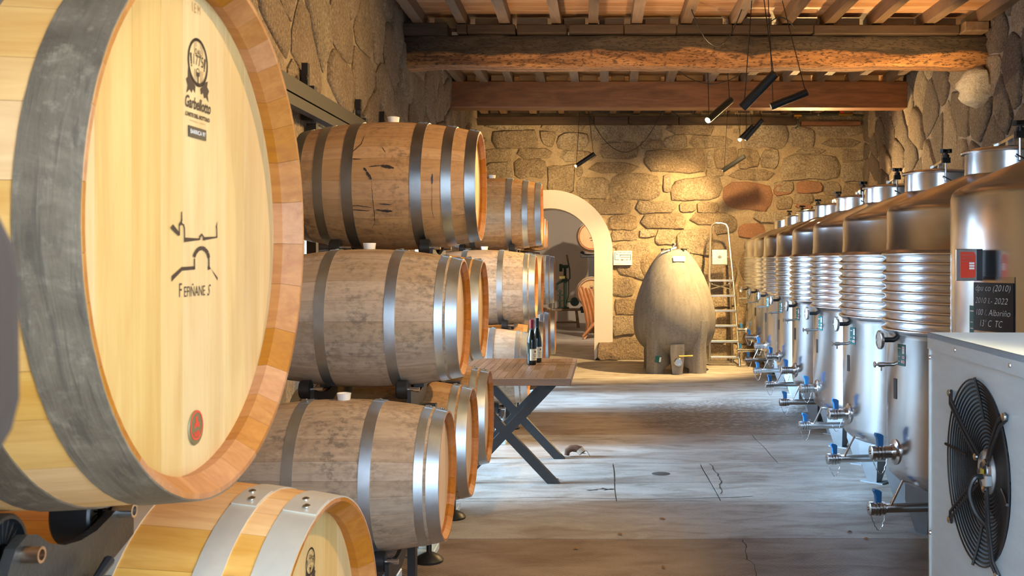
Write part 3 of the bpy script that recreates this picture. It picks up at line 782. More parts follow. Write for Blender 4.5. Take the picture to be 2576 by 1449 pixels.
# dark wine drips on the top barrel
DRIED = plain('dried_wine', (.03,.02,.017), .5)
def on_top(x, th, lift=.0016):
    r = .29+.055*(1-(2*x/.95)**2)+lift; return (x, -r*sin(th), .345+r*cos(th))
for pts, w in (([(-.10,.72),(-.11,.95),(-.16,1.14),(-.17,1.20)],.005),([(-.17,1.22),(-.10,1.225)],.006),([(-.06,1.35),(.0,1.33)],.006),([(.0,1.33),(.03,1.345),(.07,1.37)],.022),([(-.085,1.36),(-.07,1.42)],.014),([(-.07,1.42),(-.045,1.54)],.02),([(-.045,1.54),(-.04,1.75),(-.038,2.0),(-.04,2.2),(-.06,2.32)],.004),
               ([(-.19,1.95),(-.12,1.93),(-.04,1.965)],.005),([(-.17,2.0),(-.06,2.01)],.006),([(-.03,1.99),(.03,2.015),(.055,2.02)],.014),([(-.01,1.90),(.055,1.915)],.007),([(.262,1.45),(.260,1.60)],.012),([(.260,1.6),(.257,2.0),(.262,2.18)],.003),([(.0,1.02),(.02,1.12)],.004)):
    m = MB(); P_ = []; k = 7
    for (x0, a0), (x1, a1) in zip(pts[:-1], pts[1:]): P_ += [(x0+(x1-x0)*i/k, a0+(a1-a0)*i/k) for i in range(k)]
    P_.append(pts[-1]); P_ = [(x+random.uniform(-.0015,.0015), a_+random.uniform(-.004,.004)) for x, a_ in P_]; vs = []; n = len(P_)
    for i, (x, a_) in enumerate(P_):
        q0, q1 = P_[max(i-1,0)], P_[min(i+1,n-1)]; d = Vector((q1[0]-q0[0], (q1[1]-q0[1])*.34)); ww = w/2*(.12+.88*sin(pi*(i+.3)/(n-.4))**.7)*random.uniform(.55,1.0)
        nn = Vector((-d.y, d.x)).normalized()*ww; vs += [on_top(x+nn.x, a_+nn.y/.34), on_top(x-nn.x, a_-nn.y/.34)]
    m.add(vs, [(2*i, 2*i+1, 2*i+3, 2*i+2) for i in range(n-1)])
    obj('wine_drip', m, DRIED, top)
put('weathered oak barrel on the floor row just behind the table', -.575, 9.02, .668, (OAK_USED, GALV, OAK_USED_HEAD, OAK_END), HA, G2, 20)
put('oak barrel second in the floor row behind the table', -.53, 9.95, .66, TOPM, HA, G2, 20)
put('oak barrel third in the floor row behind the table', -.53, 10.88, .66, USED, HA, G2, 20)
put('spot-lit golden oak barrel above the bottles, nearest in the middle row behind the table', -.530, 9.42, 1.352, (OAK_USED, GALV, OAK_HEAD, OAK_END), HA, G2, 20)
put('oak barrel just beyond the spot-lit golden one in the middle row', -.525, 10.42, 1.352, NEWM, HA, G2, 20)
put('brown oak barrel on top of the second stack, beside the arch', -.500, 9.85, 2.04, (OAK_TOP, GALV, OAK_HEAD, OAK_END), HB, G2, 20)
put('blue-hooped oak barrel on the floor at the far left, nearest the bottles', -.555, 12.65, .66, USED, HA, G3, 0, None, riv=False)
put('oak barrel on the floor at the far left, deepest before the arch', -.515, 13.6, .66, (OAK_TOP, GALV, OAK_USED_HEAD, OAK_END), HA, G3, 0, None, riv=False)
put('dark oak barrel of the far left middle row before the arch', -.505, 13.1, 1.352, (OAK_TOP, GALV, OAK_USED_HEAD, OAK_END), HA, G3, 0, None, riv=False)
for i, y in enumerate((18.6, 19.6, 20.6, 21.6)):
    for z, nm in ((2.13, 'upper'), (1.40, 'lower')):
        put('%s oak barrel of the %s edge-on row left in the back room' % (('nearest','second','third','farthest')[i], nm), -.955-.006*i, y, z, NEWM, HB, '%s edge-on barrels in the back room' % nm, 0, None, riv=False)
# ------------------------------------------------------------------ the two big foreground casks with burnt marks
S500 = (1.08, .41, .436, .032, .05)
bdsB = [-.385,-.285,-.186,-.0975,-.0233,.0664,.1441,.2312,.385]
big = barrel('tonneau_cask', 'large pale oak foreground cask with dark head hoop and burnt castle mark', 'cask', (-.584, 1.61, 1.647), -.034, S500, (OAK_NEW, HOOP_BIG, OAK_HEAD, OAK_END), 34, bdsB, None, True, True, [(.0005,.078),(.152,.222),(.33,.40)], turn=.4, plate=3.6)
SLOW = (1.0, .36, .40, .03, .05)
low = barrel('oak_cask', 'new pale oak cask below the large one, zinc hoops with paired rivets', 'cask', (-.524, 2.043, .761), -.057, SLOW, (OAK_NEW, HOOP_PALE, OAK_HEAD, OAK_END), 28, [-.34,-.25,-.16,-.07,.02,.12,.21,.34], None, True, True, [(.0005,.066),(.115,.165),(.3,.35)], turn=.2, plate=.12)
# put the castle, seal and lettering on the head: local frame x = into the picture, y = up
def headM(spec, dz=.0008): return Matrix(((0,0,1,spec[0]/2-spec[4]+dz),(1,0,0,0),(0,1,0,spec[2]),(0,0,0,1)))
def put_text(parent, M, body, size, u, v, mat, shear=0, sx=1, name='lettering', bold=0, rot=0, fit=None):
    me = text_mesh(body, size, mat, shear, name, sx, bold)
    if fit:
        w = max(p.co.x for p in me.vertices)-min(p.co.x for p in me.vertices)
        for p in me.vertices: p.co.x *= fit/w
    me.transform(M @ Matrix.Translation((u, v, .0002)) @ Matrix.Rotation(rot, 4, 'Z')); return link(name, me, parent)
def ring(m, u, v, ro_, ri_, n=36, sy=1):
    vs = [];
    for i in range(n):
        a = 2*pi*i/n; vs += [(u+ro_*cos(a), v+ro_*sy*sin(a), 0), (u+ri_*cos(a), v+ri_*sy*sin(a), 0)]
    m.add(vs, [(2*i, 2*((i+1)%n), 2*((i+1)%n)+1, 2*i+1) for i in range(n)])
def leaf(m, pts): m.add([(x, y, 0) for x, y in pts], [tuple(range(len(pts)))])
def seal(parent, spec, u, v, s):
    """round cooper's seal with slats, date and vine leaves; s = radius of the seal"""
    M = headM(spec); m = MB(); ring(m, 0, 0, s, s*.9); ring(m, 0, 0.02*s, s*.99, s*.86)
    for x in (-.38,-.28,-.18,.22,.32,.42): 
        h = sqrt(.8-x*x)*.95
        m.strip([(x*s, .62*s if abs(x) < .3 else .3*s), (x*s, h*s)], .022*s)
        m.strip([(x*s, -h*s), (x*s, -.3*s)], .022*s)
    # keyhole arch
    ring(m, .0, -.40*s, .17*s, .135*s, 20); m.add([(-.17*s,-.40*s,0),(.17*s,-.40*s,0),(.15*s,-.55*s,0),(.05*s,-.58*s,0),(.05*s,-.85*s,0),(-.05*s,-.85*s,0),(-.05*s,-.58*s,0),(-.15*s,-.55*s,0)], [tuple(range(8))])
    m.strip([(0,-.85*s),(0,-.92*s)], .02*s)
    for sx in (-1, 1):   # ears of grapes
        for k in range(5):
            ring(m, sx*(.70-.02*k)*s, (.22-.11*k)*s, .085*s*(1-.1*k), 0, 8)
    # vine leaves below
    def jag(pts, off):
        leaf(m, [(x*s, y*s) for x, y in pts])
    jag([(-.72,-.62),(-.95,-.35),(-.98,-.75),(-1.15,-.85),(-1.0,-1.1),(-1.12,-1.42),(-.8,-1.22),(-.62,-1.35),(-.5,-1.15),(-.3,-1.3),(-.25,-1.02),(-.45,-.9)], 0)
    jag([(.62,-.72),(1.0,-.6),(.92,-.85),(1.12,-1.0),(.98,-1.2),(1.08,-1.5),(.82,-1.3),(.62,-1.38),(.52,-1.15),(.3,-1.28),(.22,-1.04),(.42,-.92)], 0)
    me = m.mesh('burnt_seal', INK, 0); me.transform(M @ Matrix.Translation((u, v, 0))); link('burnt_seal', me, parent)
    put_text(parent, M, 'DAL', s*.34, u, v+.42*s, INK)
    put_text(parent, M, '1775', s*.62, u, v+.06*s, INK, fit=s*.98)
seal(big, S500, .0309, .2682, .0385)
MBh = headM(S500)
put_text(big, MBh, 'Garbellotto', .026, .030, .2005, INK, .25, fit=.097, bold=.0006, name='burnt_lettering')
put_text(big, MBh, "L'ARTE DEL BOTTAIO", .0085, .030, .1815, INK, 0, fit=.092, bold=.0004, name='burnt_lettering')
put_text(big, MBh, 'tonneaux  rovere', .005, .030, .1735, plain('faint_ink', (.45,.28,.12), .7), fit=.06)
put_text(big, MBh, 'I E M', .022, .024, .352, plain('pale_burn', (.42,.24,.09), .7), fit=.03, name='burnt_lettering')
m = MB().box(-.033, .033, -.0085, .0085, 0, .0012); me = m.mesh('name_tag', SLATE); me.transform(MBh @ Matrix.Translation((.027, .1555, 0))); nt_ = link('name_tag', me, big); nt_['label'] = 'small black embossed tape tag'
put_text(nt_, MBh @ Matrix.Translation((0,0,.0013)), 'BARRICA 97', .0095, .027, .1555, PAPER, fit=.056)
m = MB()
castle1 = [(-.0646,.0086),(-.0565,.001),(-.0373,-.0099)]
m.strip([(-.0646,.0050),(-.0520,-.0045),(-.0385,-.0135)], [.012,.0105,.008])
m.strip([(-.0385,-.016),(-.0383,.0095),(-.034,.015)], .0036)
leaf(m, [(-.0395,.008),(-.036,.0135),(-.031,.0215),(-.0265,.0135),(-.0215,.0105),(-.026,.0085),(-.031,.0105),(-.036,.0055)])
m.strip([(-.0305,.0405),(-.0302,.018)], [.0032,.0045])
m.strip([(-.0245,.0115),(-.0205,.002),(-.0195,-.030)], [.0045,.004,.0036])
leaf(m, [(-.0205,-.0310),(.0335,-.0245),(.0335,-.0205),(-.0195,-.0200)])
m.strip([(.0335,-.0235),(.034,-.016),(.041,-.0105),(.047,-.016),(.0475,-.0245)], .0038); leaf(m, [(.0345,-.0145),(.041,-.0075),(.0475,-.0145),(.041,-.012)])
leaf(m, [(.0475,-.0250),(.0975,-.0165),(.0975,-.0135),(.0475,-.0165)])
m.strip([(.0972,-.0165),(.0965,.010)], .0036); leaf(m, [(.094,.011),(.1005,.027),(.0985,.009),(.0965,.006)])
leaf(m, [(-.0645,-.1235),(-.0640,-.1105),(-.0300,-.0905),(-.0295,-.1000)]); leaf(m, [(-.0305,-.0990),(-.0300,-.0900),(.0165,-.0885),(.0165,-.0965)])
m.strip([(.0155,-.0965),(.0150,-.070)], .0038)
for a, b in zip([(.0135,-.066),(.0185,-.056),(.0285,-.047),(.0410,-.043),(.0535,-.047),(.0630,-.056),(.0665,-.068)][:-1], [(.0185,-.056),(.0285,-.047),(.0410,-.043),(.0535,-.047),(.0630,-.056),(.0665,-.068)]): m.strip([a, b], .0095)
m.strip([(.0665,-.066),(.0670,-.092)], .0045); leaf(m, [(.0640,-.0895),(.0700,-.0885),(.0745,-.0960),(.0640,-.0990)]); leaf(m, [(.0690,-.0900),(.0755,-.0950),(.1010,-.1260),(.1010,-.1185)])
me = m.mesh('burnt_castle', INK, 0); 
for v in me.vertices: v.co.y = v.co.y*.651+.0014; v.co.x = v.co.x*(1.08 if v.co.x > 0 else 1)
me.transform(MBh); link('burnt_castle', me, big)
put_text(big, MBh, 'F', .031, -.034, -.094+.0, INK, name='burnt_lettering', sx=.8)
put_text(big, MBh, 'EFIÑANE', .023, .018, -.0965, INK, fit=.078, name='burnt_lettering')
put_text(big, MBh, 'S', .026, .070, -.0965, INK, .5, sx=.8, name='burnt_lettering')
m = MB().rev([(0,.002),(.026,.002),(.0275,0)], 32, 'z'); me = m.mesh('medal', MEDAL); me.transform(MBh @ Matrix.Translation((.0203,-.3123,0))); md = link('medal', me, big); md['label'] = 'round bronze green medal with red lettering'
m = MB(); ring(m, 0, .004, .0235, .0205, 28); m.box(-.003,.003,.002,.012,0,.0004); m.box(-.008,-.005,.0,.008,0,.0004); m.box(.005,.008,.0,.008,0,.0004); ring(m, 0, .015, .004, .001, 10)
me = m.mesh('medal_mark', RED, 0); me.transform(MBh @ Matrix.Translation((.0203,-.3123,.0024))); link('medal_mark', me, md)
put_text(md, MBh @ Matrix.Translation((0,0,.0023)), 'NIR', .013, .0203, -.3225, RED, bold=.0004)
seal(low, SLOW, .0275, .2322, .028)
put_text(low, headM(SLOW), 'Garbellotto', .018, .0275, .183, INK, .25, fit=.07)
# chalk marks on the side of the lower cask
# ------------------------------------------------------------------ racks
def saddle(root, x, y, zb, Rb, side_to=None, mat=BLACKM, rollm=BLACKP, half=.24, drop=.13, face=1):
    """plate with a cradle cut and two rollers under a barrel whose lowest point is zb"""
    zc = zb+Rb; Mx_ = Matrix(((0,0,1,x),(1,0,0,y),(0,1,0,0),(0,0,0,1)))
    n = 14; h2 = half*.86
    arc = []
    for i in range(n+1):
        u = -h2+2*h2*i/n; arc.append((u, zc-sqrt((Rb+.028)**2-u*u)))
    tip = arc[-1][1]
    poly = [(-half-.03, tip-.015), (-half*.98, tip+.012)]+arc+[(half*.98, tip+.012), (half+.03, tip-.015), (half+.005, tip-.06), (half*.45, zb-drop), (-half*.45, zb-drop), (-half-.005, tip-.06)]
    m = MB()
    lowp = [(-half-.03, tip-.03)]
    # build as quads between the arc and the lower edge
    top_ = [(-half-.03, tip-.012)]+arc+[(half+.03, tip-.012)]
    for (u0, z0), (u1, z1) in zip(top_[:-1], top_[1:]):
        lo = lambda u: (zb-drop) if abs(u) < half*.45 else (zb-drop)+(abs(u)-half*.45)/(half*.62)*(tip-.075-(zb-drop))
        m.prism([(u0, lo(u0)), (u1, lo(u1)), (u1, z1), (u0, z0)], -.009, .009, Mx_)
    s = obj('saddle', m, mat, root)
    for sg in (-1, 1):
        u = sg*half; zz = zc-sqrt((Rb+.047)**2-u*u)
        rr = .045
        mm = MB().rev([(0,-.03*face-.0),(.012,-.03*face),(.018,-.028*face),(.040,-.030*face),(rr,-.024*face),(rr,.024*face-.048*face if False else .020*face),(.038,.024*face),(0,.024*face)], 22, 'x')
        w = obj('roller', mm, rollm, s, (x-.034*face, y+u, zz))
        if face:
            b = MB().cyl((0,0,0),(.055*face,0,0),.011,12)
            obj('bolt', b, STEEL_S, s, (x-.01*face, y+u, zz))
    return s
def foot(root, x, y, h=.16):
    m = MB().rev([(0,0),(.075,0),(.078,.012),(.06,.03),(.03,.045),(.014,.05),(.014,h),(0,h)], 22, 'z')
    return obj('foot', m, BLACKP, root, (x, y, 0))
def pyramid(label, heads, grp):
    """heads: list of (x, y, zc, level)"""
    root = thing('barrel_rack', label, 'rack', (heads[0][0]-.475, heads[0][1], 0), 0, None)
    inv = lambda x, y: (x-root.location.x, y-root.location.y)
    for hx, hy, hz, lv in heads:
        zb = hz-.345
        for dx in (-.235, -.70):
            x, y = inv(hx+dx, hy)
            saddle(root, x, y, zb+.003, .343, half=.20 if lv else .19, face=1, drop=.10)
            if lv == 0:
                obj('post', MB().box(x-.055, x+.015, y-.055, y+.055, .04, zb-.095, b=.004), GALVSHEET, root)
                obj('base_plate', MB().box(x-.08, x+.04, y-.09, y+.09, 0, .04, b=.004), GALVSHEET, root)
            elif lv == 1:
                obj('post', MB().box(x-.045, x-.005, y-.03, y+.03, .0, zb-.09), BLACKM, root)
            else:
                obj('post', MB().box(x-.045, x-.005, y-.03, y+.03, 1.05, zb-.09), BLACKM, root)
                obj('rail', MB().box(x-.05, x-.0, y-.46, y+.46, .972, 1.045), BLACKM, root)
        if lv:
            x, y = inv(hx, hy)
            obj('rail', MB().box(x-.80, x-.14, y-.03, y+.03, zb-.135, zb-.085), BLACKM, root)
        else:
            x, y = inv(hx, hy); 
            if hy in (4.70, 5.62, 9.02, 9.95): foot(root, x-.21, y+.77, .285)
            if hy in (4.70, 5.62, 9.02, 9.95): obj('rail', MB().box(x-.72, x-.185, y+.75, y+.79, .235, .262), BLACKM, root)
    return root
pyramid('black steel cradle rack with rollers under the near stack of barrels', [(-.668,4.70,.62,0),(-.664,5.62,.61,0),(-.666,6.55,.608,0),(-.652,5.16,1.312,1),(-.663,6.18,1.305,1),(-.612,5.57,2.0,2)], G1)
pyramid('black steel cradle rack under the second stack of barrels behind the table', [(-.575,9.02,.668,0),(-.53,9.95,.66,0),(-.53,10.88,.66,0),(-.53,9.42,1.352,1),(-.525,10.42,1.352,1),(-.50,9.85,2.04,2)], G2)
pyramid('black steel cradle rack under the far left barrels before the arch', [(-.555,12.65,.66,0),(-.515,13.6,.66,0),(-.505,13.1,1.352,1)], G3)
# rack of the back-room barrels at the left
rk = thing('barrel_rack', 'steel rack holding the edge-on barrels at the left of the back room', 'rack', (-1.43, 20.1, 0))
for dy in (-2.0,-1.0,0,1.0,2.0):
    obj('post', MB().box(-.06, 0, dy-.03, dy+.03, 0, 2.2), BLACKM, rk)
for z in (1.03, 1.72): obj('rail', MB().box(-.1, .03, -2.03, 2.03, z, z+.05), BLACKM, rk); obj('rail', MB().box(.18, .26, -2.03, 2.03, z, z+.05), BLACKM, rk)
# cradle of the foreground casks
ckr = thing('cask_cradle', 'black cradle with ribbed roller wheels carrying the large foreground cask', 'rack', (-.80, 1.61, 0))
Mx_ = Matrix(((0,0,1,0),(1,0,0,0),(0,1,0,0),(0,0,0,1)))
TEX = plain('black_textured_steel', (.03,.027,.024), .42, .0, 90, .3, .5); COPB = metal('copper_bolt', (.5,.36,.26), .3)
upper = [(-.185,1.165),(-.165,1.195),(-.135,1.207),(-.108,1.200),(-.075,1.178),(-.03,1.163),(.02,1.157),(.07,1.159),(.115,1.169),(.135,1.175),(.205,1.164)]
lower = [(-.185,.98),(-.165,.98),(-.135,.98),(-.108,.98),(-.075,.98),(-.03,.98),(.0,1.0),(.05,1.075),(.10,1.093),(.135,1.098),(.205,1.118)]
for xoff in (-.02, -.46):
    s = MB()
    for k_ in range(len(upper)-1): s.prism([lower[k_], lower[k_+1], upper[k_+1], upper[k_]], -.008, .008, Matrix.Translation((xoff,0,0)) @ Mx_)
    sd = obj('saddle', s, TEX, ckr)
    for u, z in ((-.145, 1.181), (.15, 1.172)):
        m = MB().rev([(.016,-.03),(.055,-.034),(.058,-.03),(.058,.03),(.055,.034),(.050,.034),(.048,.022),(.016,.022)], 32, 'x')
        for kx in range(20):
            m.box(.018,.028,-.001,.001,.016,.050, Matrix.Rotation(2*pi*kx/20, 4, 'X'))
        obj('roller', m, BLACKP, sd, (xoff-.05, u, z))
        m = MB().rev([(.009,0),(.012,0),(.012,.034),(.008,.034),(.008,.02),(0,.02)], 16, 'x'); obj('bolt', m, COPB if u < 0 and xoff > -.1 else STEEL_S, sd, (xoff, u, z))
obj('latch_box', MB().box(-.011, .02, -.03, .07, 1.0, 1.088, None, b=.006), BLACKP, ckr)
obj('strap', MB().tube([(.02,-.10,1.06),(.022,-.06,1.08),(.022,-.01,1.10),(.020,.045,1.118)], [.005,.006,.006,.009], 8), BLACKM, ckr)
for xo in (-.02, -.46): obj('post', MB().box(xo-.05, xo-.009, -.18, -.10, 0, 1.05), BLACKM, ckr); obj('base_plate', MB().box(xo-.09, xo+.05, -.24, -.04, 0, .015), BLACKM, ckr)
lkr = thing('cask_cradle', 'low cradle on the floor beneath the new pale oak cask', 'rack', (-1.03, 2.07, 0))
for xo in (-.24, .26):
    saddle(lkr, xo, 0, .368, .395, half=.22, drop=.12); obj('post', MB().box(xo-.03, xo+.0, -.09, .09, 0, .26), BLACKM, lkr)
# ------------------------------------------------------------------ sliding door rail, brackets and leaf on the left wall
rl = thing('sliding_door_rail', 'brown steel sliding door rail high on the left stone wall', 'rail', (-1.76, 7.1, 2.54))
m = MB().box(-.03, .03, -1.9, 2.0, .025, .115); obj('upper_channel', m, BRONZE, rl)
obj('lower_channel', MB().box(-.02, .035, -1.9, 2.0, -.05, .012), BRONZE, rl)
for y, z in ((-.54, .315), (.94, .315), (1.84, .35)):
    b = obj('bracket', MB().box(-.10, -.06, y-.024, y+.024, -.05, z).box(-.062, -.02, y-.02, y+.05, -.05, .17), BLACKM, rl)
    obj('bolt', MB().cyl((-.06, y-.05, z-.09), (-.06, y-.09, z-.11), .016, 8), BLACKM, b)
lf = thing('sliding_door', 'glazed sliding door leaf with taupe frame hanging behind the near barrels', 'door', (-1.82, 6.62, 0))
TAUPE = plain('taupe_door_frame', (.10,.075,.055), .5)
obj('top_rail', MB().box(-.02, .02, .06, 1.2, 2.2, 2.47), TAUPE, lf); obj('bottom_rail', MB().box(-.02, .02, .06, 1.2, .02, .14), TAUPE, lf)
obj('edge_post', MB().box(-.03, .03, 0, .06, .02, 2.48), BLACKM, lf); obj('edge_post', MB().box(-.03, .03, 1.2, 1.25, .02, 2.48), BLACKM, lf)
gm = bpy.data.materials.new('door_glass'); gm.use_nodes = True; g_ = gm.node_tree; g_.nodes.clear()
g1 = nd(g_, 'ShaderNodeBsdfTransparent', {0: (.95,.97,.97,1)}); g2 = nd(g_, 'ShaderNodeBsdfGlossy', {'Roughness': .02}); gf = nd(g_, 'ShaderNodeFresnel', {0: 1.45})
gx = nd(g_, 'ShaderNodeMixShader', {0: gf.outputs[0], 1: g1.outputs[0], 2: g2.outputs[0]}); go = nd(g_, 'ShaderNodeOutputMaterial'); g_.links.new(gx.outputs[0], go.inputs[0])
obj('glass_pane', MB().box(-.004, .004, .06, 1.2, .14, 2.2), gm, lf)
# garden wall and ground outside the left openings
gw = struct(obj('trim_2', MB().box(-9.0, -8.6, -2, 26, 0, 1.3).box(-4.4, -4.0, 13.9, 18.5, 0, 2.6), stone('garden_wall_stone', [(.40,.40,.38),(.5,.5,.47)], .4, .6), smooth=0)); gw['label'] = 'grey stone garden wall outside the openings'
struct(obj('trim_3', MB().box(-30, -2.4, -20, 50, -.2, -.02), plain('yard_gravel', (.46,.44,.41), .9, 0, 30, .3), smooth=0))['label'] = 'gravel yard outside the openings'
bp = thing('shelf_upright', 'narrow blue steel upright glimpsed between the stacked barrels', 'post', (-1.70, 8.9, 0)); obj('upright', MB().box(-.03,.03,-.03,.03,0,2.2), BLUE, bp); obj('cross_arm', MB().box(-.03,.03,.03,.7,1.72,1.78), BLUE, bp)
struct(obj('trim_4', MB().box(-6, 9, -9.5, -9, 0, 3.6), plain('pale_render', (.66,.64,.60), .9, 0, 4, .1), smooth=0))['label'] = 'pale rendered house front across the entrance yard'
struct(obj('trim_5', MB().box(-30, 12, -9, .14, -.2, -.0), plain('yard_paving', (.46,.44,.41), .9, 0, 30, .3), smooth=0))['label'] = 'paved yard before the entrance'
# ------------------------------------------------------------------ steel tanks
def add_text(parent, M, body, size, mat, **k): return put_text(parent, M, body, size, 0, 0, mat, **k)
def tang(r, th, z):
    """frame on the tank wall: x right, y up, z outwards"""
    n = Vector((cos(th), sin(th), 0)); u = Vector((-sin(th), cos(th), 0))
    return Matrix(((u.x, 0, n.x, n.x*r), (u.y, 0, n.y, n.y*r), (0, 1, 0, z), (0, 0, 0, 1)))
def curved(m, r, th, z0, z1, half, off, n=6):
    vs = []
    for i in range(n+1):
        a = th-half+2*half*i/n
        for z in (z0, z1): vs.append(((r+off)*cos(a), (r+off)*sin(a), z))
    m.add(vs, [(2*i, 2*i+2, 2*i+3, 2*i+1) for i in range(n)])
TR = .65
def valve(root, p, d, s=1.0, closed=True):
    """butterfly valve with a blue lever at p, pointing along d"""
    d = Vector(d).normalized(); q = d.to_track_quat('X', 'Z').to_matrix().to_4x4(); M = Matrix.Translation(p) @ q @ Matrix.Scale(.8, 4)
    m = MB().rev([(0,0),(.028,0),(.028,.012),(.043,.014),(.043,.034),(.034,.036),(.034,.046),(.050,.048),(.050,.060),(.034,.062),(.034,.07),(.050,.072),(.050,.084),(.036,.086),(.036,.094),(.046,.096),(.046,.122),(.036,.126),(.012,.128),(.012,.135),(0,.136)], 20, 'x', M)
    v = obj('valve', m, STEEL_S, root)
    h = MB()
    pr = [(-.018,.0),(.016,.0),(.020,.045),(.034,.075),(.028,.088),(-.004,.082),(-.020,.07)]
    h.prism([(x, y) for x, y in pr], -.020, .020, M @ Matrix.Translation((.060,0,.045)) @ Matrix(((1,0,0,0),(0,0,-1,0),(0,1,0,0),(0,0,0,1))))
    hd = obj('lever', h, BLUE, v)
    # chain loop
    pts = [M @ Vector((.11+.0*t, .02*sin(t*3), -.045-.10*sin(pi*t))) + M.to_3x3() @ Vector((-.10*t, 0, 0)) for t in [i/14 for i in range(15)]]
    c = MB()
    for i, (a, b) in enumerate(zip(pts[:-1], pts[1:])): c.tube([a, (a+b)/2+Vector((.002*(-1)**i, 0, 0)), b], .0022, 5)
    obj('chain', c, STEEL_S, v)
    return v
def info_label(root, th, z, num='1', w=.078, h=.115):
    m = MB(); curved(m, TR, th, z-h/2, z+h/2, w/TR/1.0*.5, .0018); lb = obj('label', m, TEAL, root); lb['label'] = 'teal tank label with white and pink fields'
    M = tang(TR, th, z)
    for (x0, x1, y0, y1), mt in (((.012,.032,.008,.048),PAPER),((.012,.032,-.018,-.004),PAPER),((.002,.032,-.042,-.028),PAPER),((-.032,-.012,-.011,-.008),PAPER),((-.032,-.010,-.036,-.033),PAPER),((-.033,-.004,.033,.038),PAPER)):
        m = MB(); a0 = th+x0/TR; a1 = th+x1/TR; curved(m, TR, (a0+a1)/2, z+y0, z+y1, (a1-a0)/2, .0026, 2); obj('field', m, mt, lb)
    for (x0, x1, y0, y1) in ((.016,.028,-.015,-.007),(.012,.030,-.039,-.031),(.015,.029,.038,.042)):
        m = MB(); a0 = th+x0/TR; a1 = th+x1/TR; curved(m, TR, (a0+a1)/2, z+y0, z+y1, (a1-a0)/2, .0034, 2); obj('field', m, PINK, lb)
    add_text(lb, M @ Matrix.Translation((.022,.023,.0036)), num, .018, PINK)
def tank_base(label, x, y, smooth_shell, num, rz=0):
    r = TR
    root = thing('steel_tank', label, 'tank', (x, y, 0), rz, 'stainless steel wine tanks along the right wall')
    zj0, zj1, nr = 1.195, 1.66, 9
    def shell():
        pr = [(0,.33),(.25,.335),(.5,.36),(.60,.385),(.64,.42),(r,.47)]
        if not smooth_shell:
            pr += [(r,zj0-.03),(r+.004,zj0-.02),(r+.004,zj0)]
            for i in range(nr):
                z0 = zj0+(zj1-zj0)*i/nr; dz = (zj1-zj0)/nr
                for q in range(1, 9):
                    t = q/8; pr.append((r+.004+.026*sin(pi*t)**1.5 if 0 < t < 1 else r+.004, z0+dz*t))
            pr += [(r+.004,zj1+.035),(r,zj1+.04)]
        else: pr += [(r,1.0),(r,1.5)]
        pr += [(r,1.86),(r-.006,1.885),(r-.02,1.903),(r-.05,1.918),(.46,1.985),(.25,2.065),(.232,2.072),(.0,2.072)]
        return MB().rev(pr, 96).mesh('shell', STEEL, 50)
    link('shell', cached(('shell', smooth_shell), shell), root)
    link('neck', cached('neck', lambda: MB().rev([(.232,2.06),(.232,2.188),(.238,2.190)], 56).mesh('neck', STEEL, 50)), root)
    lid = link('lid', cached('lid', lambda: MB().rev([(.24,2.186),(.25,2.187),(.253,2.194),(.25,2.203),(.24,2.206),(.2,2.214),(.08,2.228),(0,2.23)], 56).mesh('lid', STEEL, 40)), root)
    # clamp bar over the lid with its black knob in front
    a = -1.75; ca, sa = cos(a), sin(a)
    Mr = Matrix.Rotation(a, 4, 'Z')
    obj('clamp_bar', MB().box(-.27,.27,-.018,.018,2.255,2.272, Mr), STEEL_S, lid)
    obj('clamp_foot', MB().box(-.03,.03,-.012,.012,2.225,2.256, Mr), STEEL_S, lid)
    obj('hinge', MB().box(-.285,-.255,-.03,.03,2.15,2.275, Mr), STEEL_S, lid)
    obj('clamp_rod', MB().cyl((.262*ca,.262*sa,2.13),(.262*ca,.262*sa,2.31),.006,8), STEEL_S, lid)
    kn = MB(); kn.rev([(0,2.31),(.022,2.31),(.022,2.33),(.012,2.332),(.012,2.345),(0,2.345)], 12, 'z', Matrix.Translation((.262*ca,.262*sa,-.03)))
    kn.box(-.04,.04,-.012,.012,2.312,2.335, Matrix.Translation((.262*ca,.262*sa,0)) @ Matrix.Rotation(.5,4,'Z')); kn.box(-.012,.012,-.04,.04,2.312,2.335, Matrix.Translation((.262*ca,.262*sa,0)) @ Matrix.Rotation(.5,4,'Z'))
    kn.box(-.025,.025,-.016,.016,2.245,2.28, Matrix.Translation((.262*ca,.262*sa,0)))
    obj('knob', kn, BLACKP, lid)
    obj('lid_wire', MB().tube([(.262*ca-.02,.262*sa,2.16),(.25*ca+.03,.25*sa-.05,2.12),(.25*ca+.10,.25*sa-.10,2.05),(.25*ca+.18,.25*sa-.12,2.03)], .004, 6), BLACKM, lid)
    obj('vent_pipe', MB().cyl((.15,.30,2.03),(.15,.30,2.25),.02,12), STEEL_S, root)
    # gauge
    th = pi+.06; d = Vector((cos(th), sin(th), 0)); p = d*r
    g = obj('thermometer', MB().rev([(0,-.01),(.010,-.01),(.010,.062),(.03,.064),(.05,.066),(.052,.069),(.052,.082),(.048,.084),(.047,.078),(0,.078)], 28, 'x', Matrix.Translation((p.x,p.y,1.165)) @ Matrix.Rotation(th,4,'Z')), STEEL_S, root)
    obj('stem', MB().cyl(Vector((p.x,p.y,1.165))-d*.005, Vector((p.x,p.y,1.165))+d*.055, .0145, 12), BLACKP, g)
    obj('dial', MB().rev([(0,.0785),(.046,.0785)], 24, 'x', Matrix.Translation((p.x,p.y,1.165)) @ Matrix.Rotation(th,4,'Z')), PAPER, g)
    # sample tap
    t = MB().rev([(0,0),(.010,0),(.010,.05),(.014,.052),(.014,.085),(.007,.087),(.007,.10),(.017,.102),(.017,.108),(0,.11)], 14, 'x', Matrix.Translation((p.x,p.y,1.03)) @ Matrix.Rotation(th,4,'Z'))
